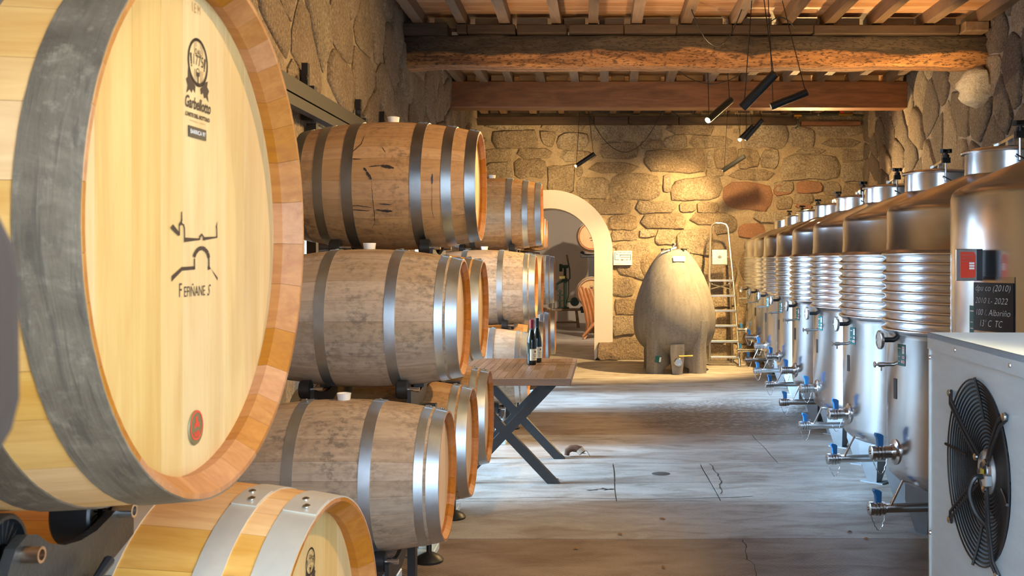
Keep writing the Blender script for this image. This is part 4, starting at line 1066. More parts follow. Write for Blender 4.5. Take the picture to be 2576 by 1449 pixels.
    q = Vector((p.x,p.y,1.03))+d*.07; t.cyl(q, q+Vector((0,0,-.035)), .006, 8); obj('sample_tap', t, STEEL_S, root)
    # outlets
    th = pi+.10; d = Vector((cos(th), sin(th), 0)); p = d*r
    fl_ = obj('flange', MB().rev([(.07,-.01),(.07,.004),(.045,.012),(.040,.03),(.032,.03),(.032,.05)], 24, 'x', Matrix.Translation((p.x,p.y,.555)) @ Matrix.Rotation(th,4,'Z')), STEEL_S, root)
    valve(root, Vector((p.x,p.y,.555))+d*.04, d)
    pe = d*.70
    obj('drain_pipe', MB().tube([(0,0,.34),(0,0,.29),d*.03+Vector((0,0,.262)),d*.08+Vector((0,0,.25)),d*.705+Vector((0,0,.25))], .026, 16), STEEL_S, root)
    valve(root, Vector((pe.x,pe.y,.25)), d)
    for s in (-.035, .035):
        obj('support_rod', MB().cyl((d.x*.6+s*.4, d.y*.6+s, .41), (d.x*.685, d.y*.685+s*.3, .25), .006, 8), STEEL_S, root)
    # legs
    for i in range(4):
        a = pi/4+pi/2*i
        m = MB(); Ml = Matrix.Translation((.50*cos(a), .50*sin(a), 0)) @ Matrix.Rotation(a, 4, 'Z')
        vs = [(-.035,-.035,0),(.035,-.035,0),(.035,.035,0),(-.035,.035,0),(-.075,-.09,.2),(.075,-.09,.2),(.075,.09,.2),(-.075,.09,.2),(-.075,-.09,.39),(.075,-.09,.42),(.075,.09,.42),(-.075,.09,.39)]
        m.add(vs, [(3,2,1,0),(0,1,5,4),(1,2,6,5),(2,3,7,6),(3,0,4,7),(4,5,9,8),(5,6,10,9),(6,7,11,10),(7,4,8,11),(8,9,10,11)], Ml)
        m.box(-.09,.09,-.05,.05,0,.008, Ml); obj('leg', m, LEGM, root)
    info_label(root, pi+.215, 1.09 if not smooth_shell else 1.36, num)
    m = MB(); curved(m, r, pi+.10, .845, .955, .033, .0018); obj('type_plate', m, SLATE, root)
    return root
pos = [(2.167,4.28),(2.288,5.68),(2.377,7.08),(2.466,8.48),(2.56,9.88),(2.655,11.28),(2.745,12.68),(2.84,14.08),(2.93,15.48)]
words = ['nearest smooth stainless steel tank behind the chiller, with chalk board and red sign','second stainless tank from the front, ribbed, rising behind the chiller','third ribbed stainless tank from the front','fourth ribbed stainless tank from the front','fifth ribbed stainless tank, in the middle of the row','fourth ribbed stainless tank from the far end of the row','third ribbed stainless tank from the far end','second last ribbed stainless tank of the row','last ribbed stainless tank, beside the aluminium ladder']
TA = None
for i, ((x, y), w) in enumerate(zip(pos, words)):
    t = tank_base(w, x, y, i == 0, '12341231'[i % 8])
    if i == 0: TA = t
# fittings of the nearest tank: chalk board and red sign
th = atan2(4.04-4.28, 1.561-2.167)
bdp = thing('chalk_board', 'black chalk board hung on the nearest steel tank', 'board', (0,0,0)); bdp.location = (2.167, 4.28, 0)
m = MB(); curved(m, TR, th, 1.32, 1.512, .165, .006); obj('slate', m, SLATE, bdp)
m = MB(); curved(m, TR, th, 1.30, 1.536, .168, .003); obj('clear_sleeve', m, STEEL_S, bdp)
def bent(parent, body, size, z, a_off, fit):
    me = text_mesh(body, size, CHALK, .25, 'chalk_writing', 1, -.0007); w = max(p.co.x for p in me.vertices)-min(p.co.x for p in me.vertices)
    for p in me.vertices:
        a = th+a_off+p.co.x*fit/w/TR; p.co = Vector(((TR+.0075)*cos(a), (TR+.0075)*sin(a), z+p.co.y))
    link('chalk_writing', me, parent)
bent(bdp, 'dpu co (2010)', .036, 1.490, 0, .185); bent(bdp, '2010 l.- 2022', .034, 1.440, -.01, .175); bent(bdp, '100 /. Albariño', .036, 1.393, 0, .18); bent(bdp, '13° C  TC', .038, 1.350, -.01, .12)
sg = thing('red_sign', 'small red and steel sign plate hung on the edge of the nearest tank', 'sign', (1.452, 4.02, 1.52), .22)
obj('plate', MB().box(-.045,.045,-.004,.004,0,.125,b=.002), STEEL, sg)
obj('box', MB().box(.045,.075,.002,.10,.0,.125,b=.002), BLACKM, sg)  # black block standing in for the sign's shadow and reflection on the tank
pr_ = MB().prism([(-.028,.012),(.033,.012),(.038,.02),(.038,.10),(.03,.113),(-.028,.113)], 0, .0012, Matrix(((1,0,0,0),(0,0,-1,-.0042),(0,1,0,0),(0,0,0,1))))
rp = obj('red_panel', pr_, RED, sg)
Ms = Matrix(((1,0,0,0),(0,0,-1,-.0056),(0,1,0,0),(0,0,0,1)))
put_text(rp, Ms, 'REGISTROS', .011, .004, .100, STEEL_S, fit=.056); put_text(rp, Ms, 'CONTROL', .011, .002, .087, STEEL_S, fit=.05); put_text(rp, Ms, 'de temperatura', .006, .002, .076, STEEL_S, fit=.054)
for k in range(3): o = obj('field', MB().box(.010,.032,-.0058,-.0053,.045+.010*k,.052+.010*k), PAPER, rp)
# ------------------------------------------------------------------ chiller with fan
ch = thing('chiller_unit', 'galvanised chiller cabinet with a black fan grille at the right edge', 'chiller', (1.025, 2.75, 0), -.04)
# local: x = towards the right wall, y = away from the camera; fan face at x = 0
x1 = .85
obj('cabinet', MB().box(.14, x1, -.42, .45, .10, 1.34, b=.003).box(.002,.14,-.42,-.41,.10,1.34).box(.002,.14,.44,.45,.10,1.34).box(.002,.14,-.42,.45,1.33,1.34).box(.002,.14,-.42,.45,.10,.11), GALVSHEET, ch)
def panel():
    m = MB(); n = 48; r = .243; cy, cz = 0.0, 1.036
    sq = []
    for i in range(n):
        a = 2*pi*i/n; c_, s_ = cos(a), sin(a); k = min((.45 if c_ > 0 else .42)/max(1e-6, abs(c_)), (.324 if s_ > 0 else .936)/max(1e-6, abs(s_))); sq.append((cy+k*c_, cz+k*s_))
    # insert the square corners by snapping the nearest samples
    for cx_, cz_ in ((.45,1.36),(-.42,1.36),(-.42,.10),(.45,.10)):
        j = min(range(n), key=lambda i: math.hypot(sq[i][0]-cx_, sq[i][1]-cz_)); sq[j] = (cx_, cz_)
    vs = []; fs = []
    for i in range(n):
        a = 2*pi*i/n; vs += [(0, sq[i][0], sq[i][1]), (0, cy+r*cos(a), cz+r*sin(a)), (.13, cy+r*cos(a), cz+r*sin(a))]
    for i in range(n):
        j = (i+1)%n; fs += [(3*i,3*j,3*j+1,3*i+1),(3*i+1,3*j+1,3*j+2,3*i+2)]
    return m.add(vs, fs)
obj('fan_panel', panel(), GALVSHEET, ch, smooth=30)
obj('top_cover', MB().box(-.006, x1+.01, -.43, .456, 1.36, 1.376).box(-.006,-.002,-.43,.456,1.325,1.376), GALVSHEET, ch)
obj('corner_edge', MB().box(-.004, .02, .446, .454, .10, 1.36), STEEL_S, ch)
for yy, zz in ((.435,1.30),(.43,.76),(.18,1.345),(-.25,1.345)): obj('screw', MB().rev([(.007,0),(.006,-.004),(0,-.005)], 10, 'x', Matrix.Translation((-.004,yy,zz))), STEEL_S, ch)
for yy in (-.36, .38): obj('foot', MB().box(.05, x1-.05, yy-.03, yy+.03, 0, .10), BLACKM, ch)
fan = obj('fan_grille', MB().rev([(.0,-.0),(.01,0)], 8, 'x'), BLACKP, ch, (0, 0, 1.036))
for k in range(19):
    rr = .062+.183*k/18; bulge = -.036*(1-((rr-.06)/.19)**2)+.008
    n = 56; pts = [(-bulge, rr*cos(2*pi*i/n), rr*sin(2*pi*i/n)) for i in range(n+1)]
    obj('guard_ring', MB().tube(pts, .0026, 5, False), BLACKP, fan)
def arm(a, r0=.05, r1=.285):
    m = MB(); t = Vector((0, -sin(a), cos(a)))*.0085; e = Vector((0, cos(a), sin(a)))
    for sg_ in (-1, 1):
        m.tube([e*r0+t*sg_+Vector((.012,0,0)), e*.15+t*sg_+Vector((-.004,0,0)), e*.25+t*sg_+Vector((-.014,0,0)), e*r1+t*sg_+Vector((-.006,0,0))], .0042, 7)
    m.tube([e*r1+t+Vector((-.006,0,0)), e*(r1+.008)+Vector((-.006,0,0)), e*r1-t+Vector((-.006,0,0))], .0042, 7)
    o = obj('grille_arm', m, BLACKM, fan)
    for rr_, xx in ((r1, -.008), (r0, .008)): obj('arm_screw', MB().rev([(.010,0),(.010,-.005),(.006,-.008),(0,-.009)], 12, 'x', Matrix.Translation(e*rr_+Vector((xx,0,0)))), STEEL_S, fan)
for a in (2.45, .68, 3.84, 5.35): arm(pi-a)
for a in (pi/2+.03, -pi/2+.03, .12, pi+.12):
    e = Vector((0, cos(a), sin(a))); obj('guard_spoke', MB().tube([e*.14+Vector((.014,0,0)), e*.2+Vector((.002,0,0)), e*.252+Vector((-.012,0,0))], .004, 6), BLACKP, fan)
hub = obj('motor_hub', MB().rev([(.060,.09),(.060,.024),(.055,.017),(.030,.015),(.030,.013),(0,.012)], 32, 'x'), metal('cast_aluminium', (.62,.64,.66), .5, (30,30,30)), fan)
obj('hub_disc', MB().rev([(.026,.0115),(0,.0112)], 24, 'x'), BLACKP, fan)
stk = obj('hub_sticker', MB().box(.0096,.0108,-.012,.012,-.008,.008), YELLOW, fan)
obj('hub_box', MB().box(-.002,.02,-.058,-.036,-.030,.002,b=.003), metal('cast_box', (.66,.66,.66), .4), fan)
def catmull(P, k=6):
    P = [Vector(p) for p in P]; out = []
    for i in range(len(P)-1):
        p0, p1, p2, p3 = P[max(i-1,0)], P[i], P[i+1], P[min(i+2,len(P)-1)]
        for q in range(k):
            t = q/k; out.append(.5*((2*p1)+(p2-p0)*t+(2*p0-5*p1+4*p2-p3)*t*t+(3*p1-p0-3*p2+p3)*t**3))
    return out+[P[-1]]
obj('motor_cable', MB().tube(catmull([(-.002,-.04,-.005),(-.025,-.045,-.010),(-.035,-.04,-.05),(-.02,-.045,-.10),(.005,-.075,-.135)]), .007, 8), BLACKP, fan)
for k in range(5):
    a0 = 2*pi*k/5; vs = []; fs = []
    for i in range(7):
        r = .06+.175*i/6
        for j in range(4):
            a = a0+.35*i/6+(.95-.25*i/6)*j/3; vs.append((.085-.045*(j/3-.5), r*cos(a), r*sin(a)))
    for i in range(6):
        for j in range(3): fs.append((i*4+j, i*4+j+1, (i+1)*4+j+1, (i+1)*4+j))
    obj('fan_blade', MB().add(vs, fs), BLACKP, fan)
obj('fan_back', MB().rev([(.243,.128),(.243,.13),(0,.13)], 40, 'x'), plain('coil_dark', (.02,.018,.016), .7), fan)
# ------------------------------------------------------------------ concrete egg
eg = thing('concrete_egg', 'grey concrete egg vat on moulded legs against the far wall', 'vat', (1.165, 15.0, 0))
EP = [(.13,0),(.15,.11),(.20,.235),(.27,.36),(.37,.485),(.48,.56),(.62,.592),(.77,.598),(.95,.575),(1.2,.50),(1.36,.435),(1.49,.368),(1.62,.285),(1.70,.222),(1.75,.17)]
def egg_r(z):
    z = min(1.75, max(.13, z))
    for q in range(len(EP)-1):
        if z <= EP[q+1][0]: break
    p0 = EP[max(q-1, 0)]; p1 = EP[q]; p2 = EP[q+1]; p3 = EP[min(q+2, len(EP)-1)]
    t = (z-p1[0])/(p2[0]-p1[0]); h = p2[0]-p1[0]
    m1 = (p2[1]-p0[1])/(p2[0]-p0[0])*h; m2 = (p3[1]-p1[1])/(p3[0]-p1[0])*h
    return max(0, (2*t**3-3*t*t+1)*p1[1]+(t**3-2*t*t+t)*m1+(3*t*t-2*t**3)*p2[1]+(t**3-t*t)*m2)
zs = [.13+1.62*(1-cos(pi*i/40))/2 for i in range(41)]
pr = [(egg_r(z), z) for z in zs]; pr[0] = (0, .13); pr = pr+[(.0, 1.765)]
shell_ = MB().rev(pr, 72); obj('shell', shell_, CONC, eg, smooth=60)
for a in (-pi/2-.71, -pi/2+.71, pi/2-.71, pi/2+.71):
    m = MB(); ca, sa = cos(a), sin(a); M = Matrix.Rotation(a, 4, 'Z'); vs = []; fs = []
    hs = [0, .06, .14, .28, .42, .58, .74]
    for h in hs:
        ro_ = .565+.01*(h > .3); ri_ = max(.18, min(egg_r(max(h,.14))-.03, ro_-.05)) if h > .13 else .40
        if h <= .06: ri_ = .41
        w = .095*(1-.1*h)
        out_ = max(.575, egg_r(h)+.014)*(1-.012*(h > .7))
        vs += [(ri_, -w*1.2, h), (out_-.03, -w, h), (out_, -w*.7, h), (out_, w*.7, h), (out_-.03, w, h), (ri_, w*1.2, h)]
    for i in range(len(hs)-1):
        for k_ in range(6): fs.append((i*6+k_, i*6+(k_+1)%6, (i+1)*6+(k_+1)%6, (i+1)*6+k_))
    fs += [tuple(range(6))[::-1], tuple(range((len(hs)-1)*6, len(hs)*6))]
    m.add(vs, fs, M); obj('leg', m, CONC, eg, smooth=40)
sp = obj('outlet_spout', MB().prism([(-.075,.05),(-.07,.0),(.07,.0),(.075,.05),(.10,.30),(.095,.42),(-.095,.42),(-.10,.30)], .36, .575, Matrix(((1,0,0,0),(0,0,-1,0),(0,1,0,0),(0,0,0,1)))), CONC, eg)
v = obj('outlet_valve', MB().rev([(.06,-.57),(.06,-.59),(.05,-.60),(.035,-.60),(.035,-.63),(.05,-.632),(.05,-.65),(.03,-.65),(.03,-.62),(0,-.62)], 24, 'y', Matrix.Translation((0.01,0,.175))), STEEL_S, eg)
obj('valve_handle', MB().cyl((.02,-.63,.262),(.21,-.64,.268),.010,10).cyl((.01,-.62,.2),(.02,-.63,.27),.009,8), BRASS, v)
lid = obj('top_lid', MB().rev([(.165,1.735),(.175,1.742),(.17,1.757),(.12,1.768),(.05,1.776),(0,1.777)], 32), STEEL_S, eg)
obj('lid_handle', MB().rev([(0,1.775),(.02,1.775),(.02,1.80),(.038,1.802),(.038,1.83),(.03,1.845),(0,1.846)], 16), STEEL_S, lid)
for a in (.3, 1.6, 2.9, 4.3, 5.4):
    obj('lid_clip', MB().box(.15,.195,-.014,.014,1.725,1.772, Matrix.Rotation(a,4,'Z')), BLACKM, lid)
obj('lid_chain', MB().tube([(-.20,-.14,1.70),(-.10,-.18,1.74),(.02,-.12,1.785)], .012, 6), PAPER, lid)
pl_ = obj('note', MB().box(-.086,.086,-.043,.043,0,.002), PAPER, eg, (.045,-.292,1.622), (.97,0,.12))
pl_['label'] = 'white paper note'
for k, (s, zz) in enumerate((('vino',.022),('ALBARIÑO 2022',.004),('lias finas',-.016))): me = text_mesh(s, .016, plain('note_ink', (.35,.34,.33), .7)); me.transform(Matrix.Translation((0,zz,.0026))); link('lettering', me, pl_)
gl = obj('small_label', MB().box(-.055,.055,-.003,.003,-.045,.045), TEAL, eg, (-.265,-.49,.205), (.1,.12,.6))
obj('field', MB().box(.018,.048,-.005,-.0032,-.036,.032), PAPER, gl)
# ------------------------------------------------------------------ ladder
la = thing('step_ladder', 'aluminium platform step ladder leaning on the far wall beside the egg', 'ladder', (1.98, 15.9, 0))
S_ = 15.9/2590
def LP(x, y, dy=0): return Vector(((x-1495)*S_-1.98, dy, 1.6+(655-y)*S_))
lean = lambda y: .30*(y-560)/(920-560)
def L(x, y): return LP(x, y, .30-.62*(y-560)/(925-560))
hoop = [L(1781,905), L(1783,800), L(1786,700), L(1790,620), L(1793,575), L(1797,565), L(1806,560), L(1820,560), L(1832,563), L(1837,572), L(1840,620), L(1846,720), L(1851,840), L(1854,921)]
obj('left_rail', MB().tube(hoop[:7], .017, 10), ALU, la); obj('right_rail', MB().tube(hoop[6:], .017, 10), ALU, la)
pf = obj('platform', MB().box(-.125,.125,-.02,.02,-.125,.125,b=.012), GALV_DARK, la, L(1813,647), (-.15,0,0)); obj('grip_hole', MB().rev([(.035,-.0215),(0,-.0216)], 20, 'y', Matrix.Scale(.6,4,(0,0,1))), BLACKP, pf)
for k in range(5): obj('groove', MB().box(-.12,.12,-.0225,-.020,-.10+.05*k-.004,-.10+.05*k+.004), GALV_DARK, pf)
for y, xl, xr in ((705,1784,1845),(743,1784,1847),(780,1785,1849),(817,1784,1850),(855,1783,1851),(893,1782,1853)):
    a, b = L(xl, y), L(xr, y); obj('tread', MB().box(a.x, b.x, a.y-.05, a.y+.05, a.z-.022, a.z+.010, b=.004), ALU, la)
obj('brace', MB().tube([L(1788,728)+Vector((0,.12,0)), L(1842,714)+Vector((0,.12,0))], .010, 6).tube([L(1788,714)+Vector((0,.12,0)), L(1842,728)+Vector((0,.12,0))], .010, 6), ALU, la)
rl2 = [L(1790,700)+Vector((0,.10,0)), L(1782,919)+Vector((0,.42,0))]; rr2 = [L(1840,700)+Vector((0,.10,0)), L(1846,919)+Vector((0,.42,0))]
obj('rear_leg', MB().tube(rl2, .014, 8), ALU, la); obj('rear_leg', MB().tube(rr2, .014, 8), ALU, la)
# ------------------------------------------------------------------ plan sign beside the arch
ps = thing('plan_sign', 'white floor plan sign on the stone wall right of the arch', 'sign', ((1566-1495)/156, 16.50, 1.6+(655-649)/156))
obj('panel', MB().box(-.15,.15,-.012,.05,-.115,.115,b=.003), PAPER, ps)
m = MB()
for x0, x1, z0, z1 in ((-.13,-.10,.085,.092),(-.07,-.02,.085,.092),(.0,.05,.085,.092),(.07,.13,.085,.092),(-.13,-.122,-.03,.09),(-.04,.13,.045,.053),(-.045,-.037,.02,.053),(-.04,.12,.008,.015),(.122,.13,-.03,.053),(-.13,-.06,-.035,-.027),(-.03,.02,-.035,-.027),(.05,.08,-.035,-.027),(.1,.13,-.035,-.027),(-.02,-.012,-.045,-.015),(.04,.044,-.09,-.07),(-.12,-.05,-.096,-.092),(-.10,-.09,.05,.07)):
    m.box(x0,x1,-.0135,-.012,z0,z1)
obj('plan_drawing', m, INKB, ps)
# ------------------------------------------------------------------ table and bottles
tb = thing('wood_table', 'dark plank table with black crossed steel legs in front of the barrels', 'table', (-.63, 7.86, 0), -.012)
x0, x1, y0, y1, zt = -.62, .475, -.72, .77, .78
tp = obj('apron_edge', MB().box(x0, x1, y0, y0+.035, zt-.05, zt-.001, b=.003).box(x0, x1, y1-.035, y1, zt-.05, zt-.001, b=.003).box(x0, x0+.03, y0+.036, y1-.036, zt-.05, zt-.001).box(x1-.03, x1, y0+.036, y1-.036, zt-.05, zt-.001), wood('table_edge_wood', (.10,.045,.02), (.20,.10,.045), 'x', 10, .4, .1), tb)
for i in range(19):
    a = x0+.030+(x1-x0-.06)*i/19; b = x0+.030+(x1-x0-.06)*(i+1)/19; yb = [y0+.036, y0+.45+.2*((i*7)%5)/5, y0+1.0+.15*((i*3)%4)/4, y1-.036]
    for c_, d_ in zip(yb[:-1], yb[1:]): obj('board', MB().box(a+.001, b-.001, c_+.001, d_-.001, zt-.045, zt+.0006*((i*3)%3), b=.0015), TABLEW, tb)
for fy in (-.46, .46):
    for sgn in (1, -1):
        m = MB(); zz = zt-.05; hw = .345
        Mt = Matrix(((1,0,0,0),(0,0,1,fy),(0,1,0,0),(0,0,0,1)))
        w = .045
        m.prism([(-hw*sgn-w, 0), (-hw*sgn+w, 0), (hw*sgn+w, zz), (hw*sgn-w, zz)], -.03 if sgn > 0 else -.029, .03 if sgn > 0 else .029, Mt); obj('leg', m, BLACKM, tb)
    obj('mounting_plate', MB().box(-.42,.42,fy-.04,fy+.04,zt-.056,zt-.046), BLACKM, tb)
def bottle(label, x, y, cap, rz):
    b = thing('wine_bottle', label, 'bottle', (x, y, zt+.0016), rz, 'wine bottles on the plank table')
    obj('glass_body', MB().rev([(0,.004),(.03,.0),(.037,.004),(.0385,.012),(.0385,.165),(.036,.19),(.029,.225),(.020,.262),(.0155,.285),(.0145,.34),(.0165,.341),(.0165,.352),(.012,.353),(0,.353)], 36), GLASSD, b, smooth=50)
    obj('capsule', MB().rev([(.0155,.283),(.0165,.286),(.0158,.338),(.0175,.342),(.0175,.353),(.014,.3555),(0,.356)], 28), cap, b, smooth=50)
    m = MB(); n = 16; vs = []
    for i in range(n+1):
        a = -pi/2-1.15+2.3*i/n
        for z in (.035, .125): vs.append((.0391*cos(a), .0391*sin(a), z))
    m.add(vs, [(2*i,2*i+2,2*i+3,2*i+1) for i in range(n)]); lb = obj('label', m, CREAM, b); lb['label'] = 'cream paper label'
    m = MB()
    for z0_, z1_, h in ((.096,.112,.18),(.078,.081,.5),(.066,.069,.35),(.05,.052,.6)):
        vs = []
        for i in range(7):
            a = -pi/2-h+2*h*i/6
            for z in (z0_, z1_): vs.append((.0394*cos(a), .0394*sin(a), z))
        m.add(vs, [(2*i,2*i+2,2*i+3,2*i+1) for i in range(6)])
    obj('label_print', m, INKB, lb)
bottle('dark wine bottle with burgundy capsule, nearer of the two on the table', -.492, 8.08, CAPS, .85)
bottle('dark wine bottle with black capsule, behind the burgundy one', -.462, 8.28, BLACKP, .9)
# curled brown root by the rear foot
rt = thing('dried_root', 'small curled brown piece of dried root by the rear table foot', 'root', (-.150, 8.40, 0))
pts = [(-.075,0,.012),(-.07,0,.045),(-.04,0,.066),(0,.0,.066),(.035,-.01,.058),(.05,-.02,.03)]
obj('root_body', MB().tube(pts, [.022,.026,.028,.03,.031,.027], 10), plain('dried_root', (.13,.06,.03), .8, 0, 40, .4, .5), rt)
obj('root_end', MB().tube([(.03,-.012,.06),(.052,-.022,.034)], [.033,.031], 10), plain('pale_root', (.50,.40,.31), .8, 0, 30, .2), rt)
obj('root_whisker', MB().tube([(.05,-.02,.05),(.09,-.03,.05),(.115,-.05,.012)], .003, 5).tube([(.05,-.02,.03),(.08,-.03,.03)], .003, 5), plain('root_whisker', (.25,.2,.15), .8), rt)
# dry leaf crumbs on the floor
lm = plain('dry_leaf', (.26,.12,.045), .8)
for i, (x, y) in enumerate(((2.0,6.6),(2.13,6.48),(2.2,6.47),(1.5,6.05),(1.56,5.9),(2.05,5.75),(2.02,5.6),(.42,6.35),(-.27,7.5),(.15,6.0),(-.1,5.7),(.36,5.35))):
    m = MB(); q = .022; m.add([(-q,0,.004),(-q*.3,-q*.5,.008),(q*.5,-q*.35,.003),(q,0,.010),(q*.3,q*.45,.006),(-q*.5,q*.4,.003),(0,0,.014)], [(0,1,6),(1,2,6),(2,3,6),(3,4,6),(4,5,6),(5,0,6)])
    tag(obj('dry_leaf', m, lm, None, (x, y, 0), (0,0,i*1.3), smooth=0), 'tiny brown dry leaf crumb on the concrete floor', 'leaf', 'leaf crumbs on the floor')
# ------------------------------------------------------------------ hanging tube lamps
LAMP = plain('lamp_black', (.012,.012,.012), .35)
def emis(name, col, s):
    m = bpy.data.materials.new(name); m.use_nodes = True; nt = m.node_tree; nt.nodes.clear(); e = nd(nt, 'ShaderNodeEmission', {0: c4(col), 1: s}); o = nd(nt, 'ShaderNodeOutputMaterial'); nt.links.new(e.outputs[0], o.inputs[0]); return m
GLOW = emis('lamp_glow', (1, .75, .42), 30)
def sag(a, b, d, n=14): return [Vector(a).lerp(Vector(b), i/n)+Vector((0,0,-4*d*(i/n)*(1-i/n))) for i in range(n+1)]
def tube_lamp(label, top_, end, r, hang):
    top_ = Vector(top_); end = Vector(end)
    root = thing('tube_lamp', label, 'lamp', end); T_ = -end
    a = top_-end; L_ = a.length; d = a.normalized()
    M = d.to_track_quat('Z', 'Y').to_matrix().to_4x4()
    obj('tube', MB().rev([(r*.86,.02),(r*.86,.0),(r,.0),(r,L_),(r*.8,L_+.004),(0,L_+.004)], 28, 'z', M), LAMP, root)
    obj('lens', MB().rev([(r*.85,.018),(0,.018)], 20, 'z', M), GLOW, root)
    for f, h in zip((.06, .94), hang):
        if h is None: continue
        p = d*(L_*f)+Vector((0,0,r)); obj('cable', MB().tube([p, Vector(h)-end], .0045, 6), BLACKP, root)
tube_lamp('thick black tube lamp, largest and centre of the hanging cluster', (1.571,8.95,3.223), (1.31,9.1,2.952), .041, ((1.43,9.3,4.058),(1.47,9.05,4.058)))
tube_lamp('black tube lamp at the right of the hanging cluster, nearly level', (1.921,9.3,3.119), (1.598,9.32,2.99), .034, ((1.62,9.6,4.058),(1.78,9.75,4.058)))
tube_lamp('black tube lamp with its lit end facing the camera', (1.457,11.0,3.312), (1.177,10.7,3.054), .036, ((1.20,11.0,4.058),(1.41,11.1,4.058)))
tube_lamp('black tube lamp hanging in front of the far wall, right one of a close pair', (2.303,14.1,3.519), (2.089,14.25,3.272), .034, ((2.1,14.2,4.058),(2.2,14.2,4.058)))
tube_lamp('black tube lamp hanging in front of the far wall, left one of a close pair', (2.244,14.55,3.50), (2.058,14.65,3.308), .033, ((2.07,14.6,4.058),(2.16,14.6,4.058)))
tube_lamp('black tube lamp lighting the bright patch on the far wall', (2.201,15.1,3.126), (1.92,15.35,2.941), .034, ((1.98,15.2,4.058),(2.05,15.15,4.058)))
tube_lamp('black tube lamp hanging alone above the arch', (0.0,15.2,3.173), (-.282,15.25,2.991), .032, ((-.2,15.2,4.058),(-.11,15.2,4.058)))
tube_lamp('black tube lamp hanging near the entrance, above the foreground casks', (1.47,3.6,3.33), (1.28,3.38,3.17), .036, ((1.3,3.4,4.058),(1.45,3.6,4.058)))
tube_lamp('black tube lamp hanging near the entrance, second one over the aisle', (1.70,4.0,3.28), (1.53,4.08,3.12), .036, ((1.55,4.1,4.058),(1.68,4.0,4.058)))
for lab, a, b, d in (('black cable looping down over the far wall above the arch', (-.12,15.9,3.93), (1.06,15.9,3.93), .66), ('black cable sagging low across the far wall, right of the looped one', (1.12,15.7,3.93), (2.1,15.7,3.93), .24),
                     ('black cable draped before the red pine beam', (.93,12.2,3.90), (1.87,12.2,3.92), .22), ('long black cable swag in front of the hewn beam', (.88,9.6,4.02), (1.40,9.6,4.02), .42), ('short black cable loop at the lamp junction', (1.62,9.75,3.80), (1.90,9.75,3.80), -.10)):
    m = MB().tube([p-Vector(a) for p in sag(a, b, d)], .0055, 6); o = obj('lamp_cable', m, BLACKP, None, a); tag(o, lab, 'cable')
# ------------------------------------------------------------------ water pipe at the far right
wp = thing('water_pipe', 'dark water pipe with brass tee and red lever valve high on the far wall', 'pipe', (3.2, 16.36, 3.92))
obj('pipe', MB().tube([(0,0,-.02),(.4,0,-.005),(.7,0,0),(1.08,0,-.02)], .018, 10), plain('dark_pipe', (.04,.045,.035), .4), wp)
obj('tee', MB().cyl((-.03,0,-.02),(.09,0,-.018),.03,12).cyl((.03,0,-.02),(.03,0,-.07),.022,12), BRASS, wp)
obj('drop_hose', MB().tube([(.03,0,-.07),(.035,-.01,-.13),(.03,.0,-.19),(.0,.02,-.22)], .012, 8), GREENM, wp)
obj('valve_body', MB().cyl((.68,0,0),(.90,0,0),.026,12), BRASS, wp); obj('valve_lever', MB().box(.70,.88,-.03,-.015,.02,.05,b=.004), RED, wp)
obj('clip', MB().cyl((.345,0,-.008),(.375,0,-.006),.024,12), STEEL_S, wp)
# ------------------------------------------------------------------ back room: corking machine on a bench, stave chair, two barrels facing us
bn = thing('low_bench', 'dark wooden bench under the green corking machine', 'bench', (-.70, 24.6, 0))
k = 24.6/2590
obj('seat', MB().box(-.36,.36,-.2,.2,.40,.45,b=.006), BENCHW, bn)
for sx in (-.27,.27):
    for sy in (-.13,.13): obj('leg', MB().prism([(sx*1.18-.035,0),(sx*1.18+.035,0),(sx+.03,.40),(sx-.03,.40)], sy-.03, sy+.03, Matrix(((1,0,0,0),(0,0,1,0),(0,1,0,0),(0,0,0,1)))), BENCHW, bn)
obj('stretcher', MB().box(-.30,.30,-.02,.02,.10,.14), BENCHW, bn)
cm = thing('corking_machine', 'green cast iron corking machine standing on the bench', 'machine', (-.74, 24.6, .452))
obj('base', MB().box(-.14,.14,-.10,.10,0,.03,b=.008), GREENM, cm)
obj('column', MB().cyl((.04,0,.03),(.04,0,1.02),.035,14).box(-.03,.10,-.05,.05,.62,.72,b=.01).box(-.06,.12,-.05,.05,.96,1.04,b=.012).cyl((-.06,0,.88),(-.06,0,1.06),.04,14).cyl((-.08,0,.03),(-.08,0,.45),.018,10), GREENM, cm)
obj('head_block', MB().box(-.10,.05,-.07,.07,.70,.78,b=.01), BRASS, cm)
obj('guide', MB().box(-.15,.0,-.03,.03,.30,.33).box(-.15,-.02,-.03,.03,.40,.43).box(-.14,.0,-.03,.03,.17,.20), GREENM, cm)
obj('lever', MB().tube([(.06,-.06,.62),(.16,-.07,.72),(.15,-.07,.95),(.10,-.07,1.18)], .016, 8), GREENM, cm)
obj('lever_grip', MB().tube([(.11,-.07,1.14),(.085,-.07,1.28)], .024, 8), BENCHW, cm)
obj('link_arm', MB().tube([(.07,-.03,.10),(.13,-.05,.35),(.13,-.05,.70)], .012, 8), GREENM, cm)
obj('flywheel', MB().rev([(0,-.03),(.10,-.03),(.11,0),(.10,.03),(0,.03)], 24, 'y', Matrix.Translation((.27,0,.16))).cyl((.05,0,.16),(.27,0,.16),.018,8), GREENM, cm)
obj('counterweight', MB().rev([(0,-.03),(.09,-.03),(.10,0),(.09,.03),(0,.03)], 20, 'y', Matrix.Translation((-.22,0,.52))).tube([(-.22,0,.52),(-.10,0,.62),(0,0,.66)], .03, 8), GREENM, cm)
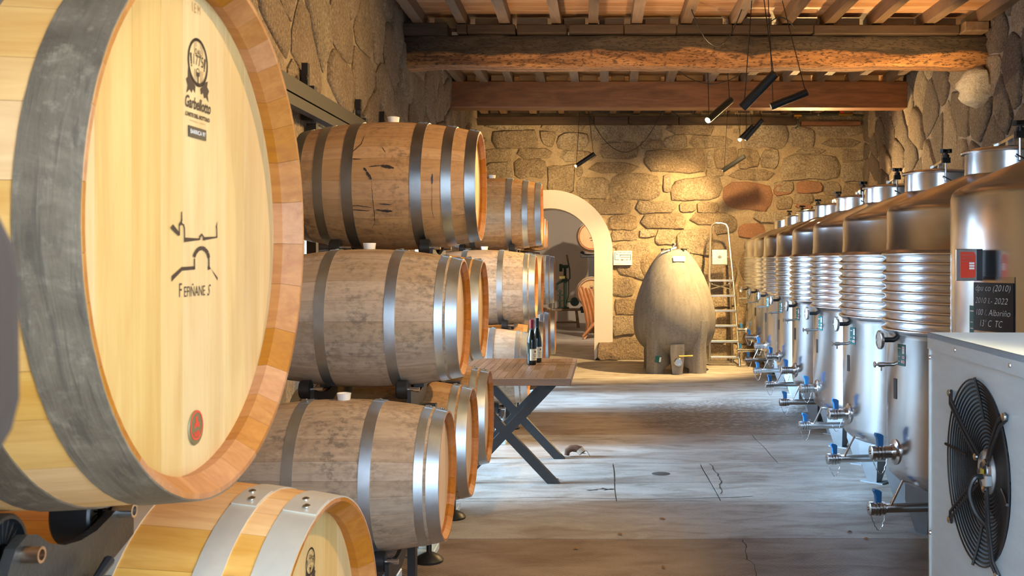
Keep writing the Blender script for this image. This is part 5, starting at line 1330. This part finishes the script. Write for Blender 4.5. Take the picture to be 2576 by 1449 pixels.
for nm, x, z, lab in ((1, -.055, 2.12, 'upper oak barrel facing the camera at the right of the back room'), (2, -.06, .90, 'lower oak barrel facing the camera behind the stave chair')):
    b = barrel('oak_barrel', lab, 'barrel', (x, 22.3, z), -pi/2, S225, (OAK_NEW, HOOP_PALE, OAK_HEAD, OAK_END), 0, None, 'oak barrels facing the camera in the back room', False, True, HA)
    m = MB(); ring(m, 0, .10, .05, .042, 20); m.strip([(-.05,-.04),(.0,-.03),(.06,-.05)], .016); m.strip([(-.03,-.09),(.05,-.09),(.05,-.12)], .014); leaf(m, [(-.03,.08),(.03,.08),(.03,.12),(-.03,.12)])
    me = m.mesh('burnt_mark', INK, 0); me.transform(headM(S225)); link('burnt_mark', me, b)
rk2 = thing('barrel_rack', 'black post rack between the two barrels facing the camera in the back room', 'rack', (-.06, 22.75, 0))
obj('post', MB().box(-.07,.07,-.05,.05,0,1.70), BLACKM, rk2)
obj('saddle', MB().box(-.24,.24,-.06,.02,1.66,1.74,b=.01), BLACKM, rk2); obj('saddle', MB().box(-.24,.24,-.06,.02,.44,.52,b=.01), BLACKM, rk2)
for z in (1.75, .53):
    for sx in (-.21,.21): obj('roller', MB().rev([(0,-.07),(.05,-.07),(.055,-.04),(.055,.03),(0,.03)], 16, 'y', Matrix.Translation((sx,0,z))), BLACKP, rk2)
sc_ = thing('stave_chair', 'reddish chair made of curved barrel staves in the back room', 'chair', (-.01, 21.2, 0))
for i in range(5):
    x = -.12+.075*i
    pts = [(x-.03, .05-.03*i, .10), (x-.01, -.02, .30), (x-.05, .02, .55), (x-.13, .12, .85), (x-.20, .20, 1.02+.03*(i == 1))]
    obj('back_stave', MB().tube(pts, [.028,.034,.036,.034,.026], 4), STAVEW, sc_)
for z, xx in ((.55,-.07),(.72,-.11),(.86,-.14)): obj('cross_slat', MB().box(xx-.12,xx+.30,.06+.25*(z-.5),.09+.25*(z-.5),z-.03,z+.03), STAVEW, sc_)
for i in range(3): obj('seat_stave', MB().tube([(-.22+.02*i,-.35+.1*i,.05),(-.05,-.28+.1*i,.24),(.15,-.25+.1*i,.42)], [.03,.036,.034], 4), STAVEW, sc_)
for sx in (-.2,.12): obj('leg', MB().tube([(sx,-.34,.0),(sx+.14,-.1,.24)], .03, 4), STAVEW, sc_)
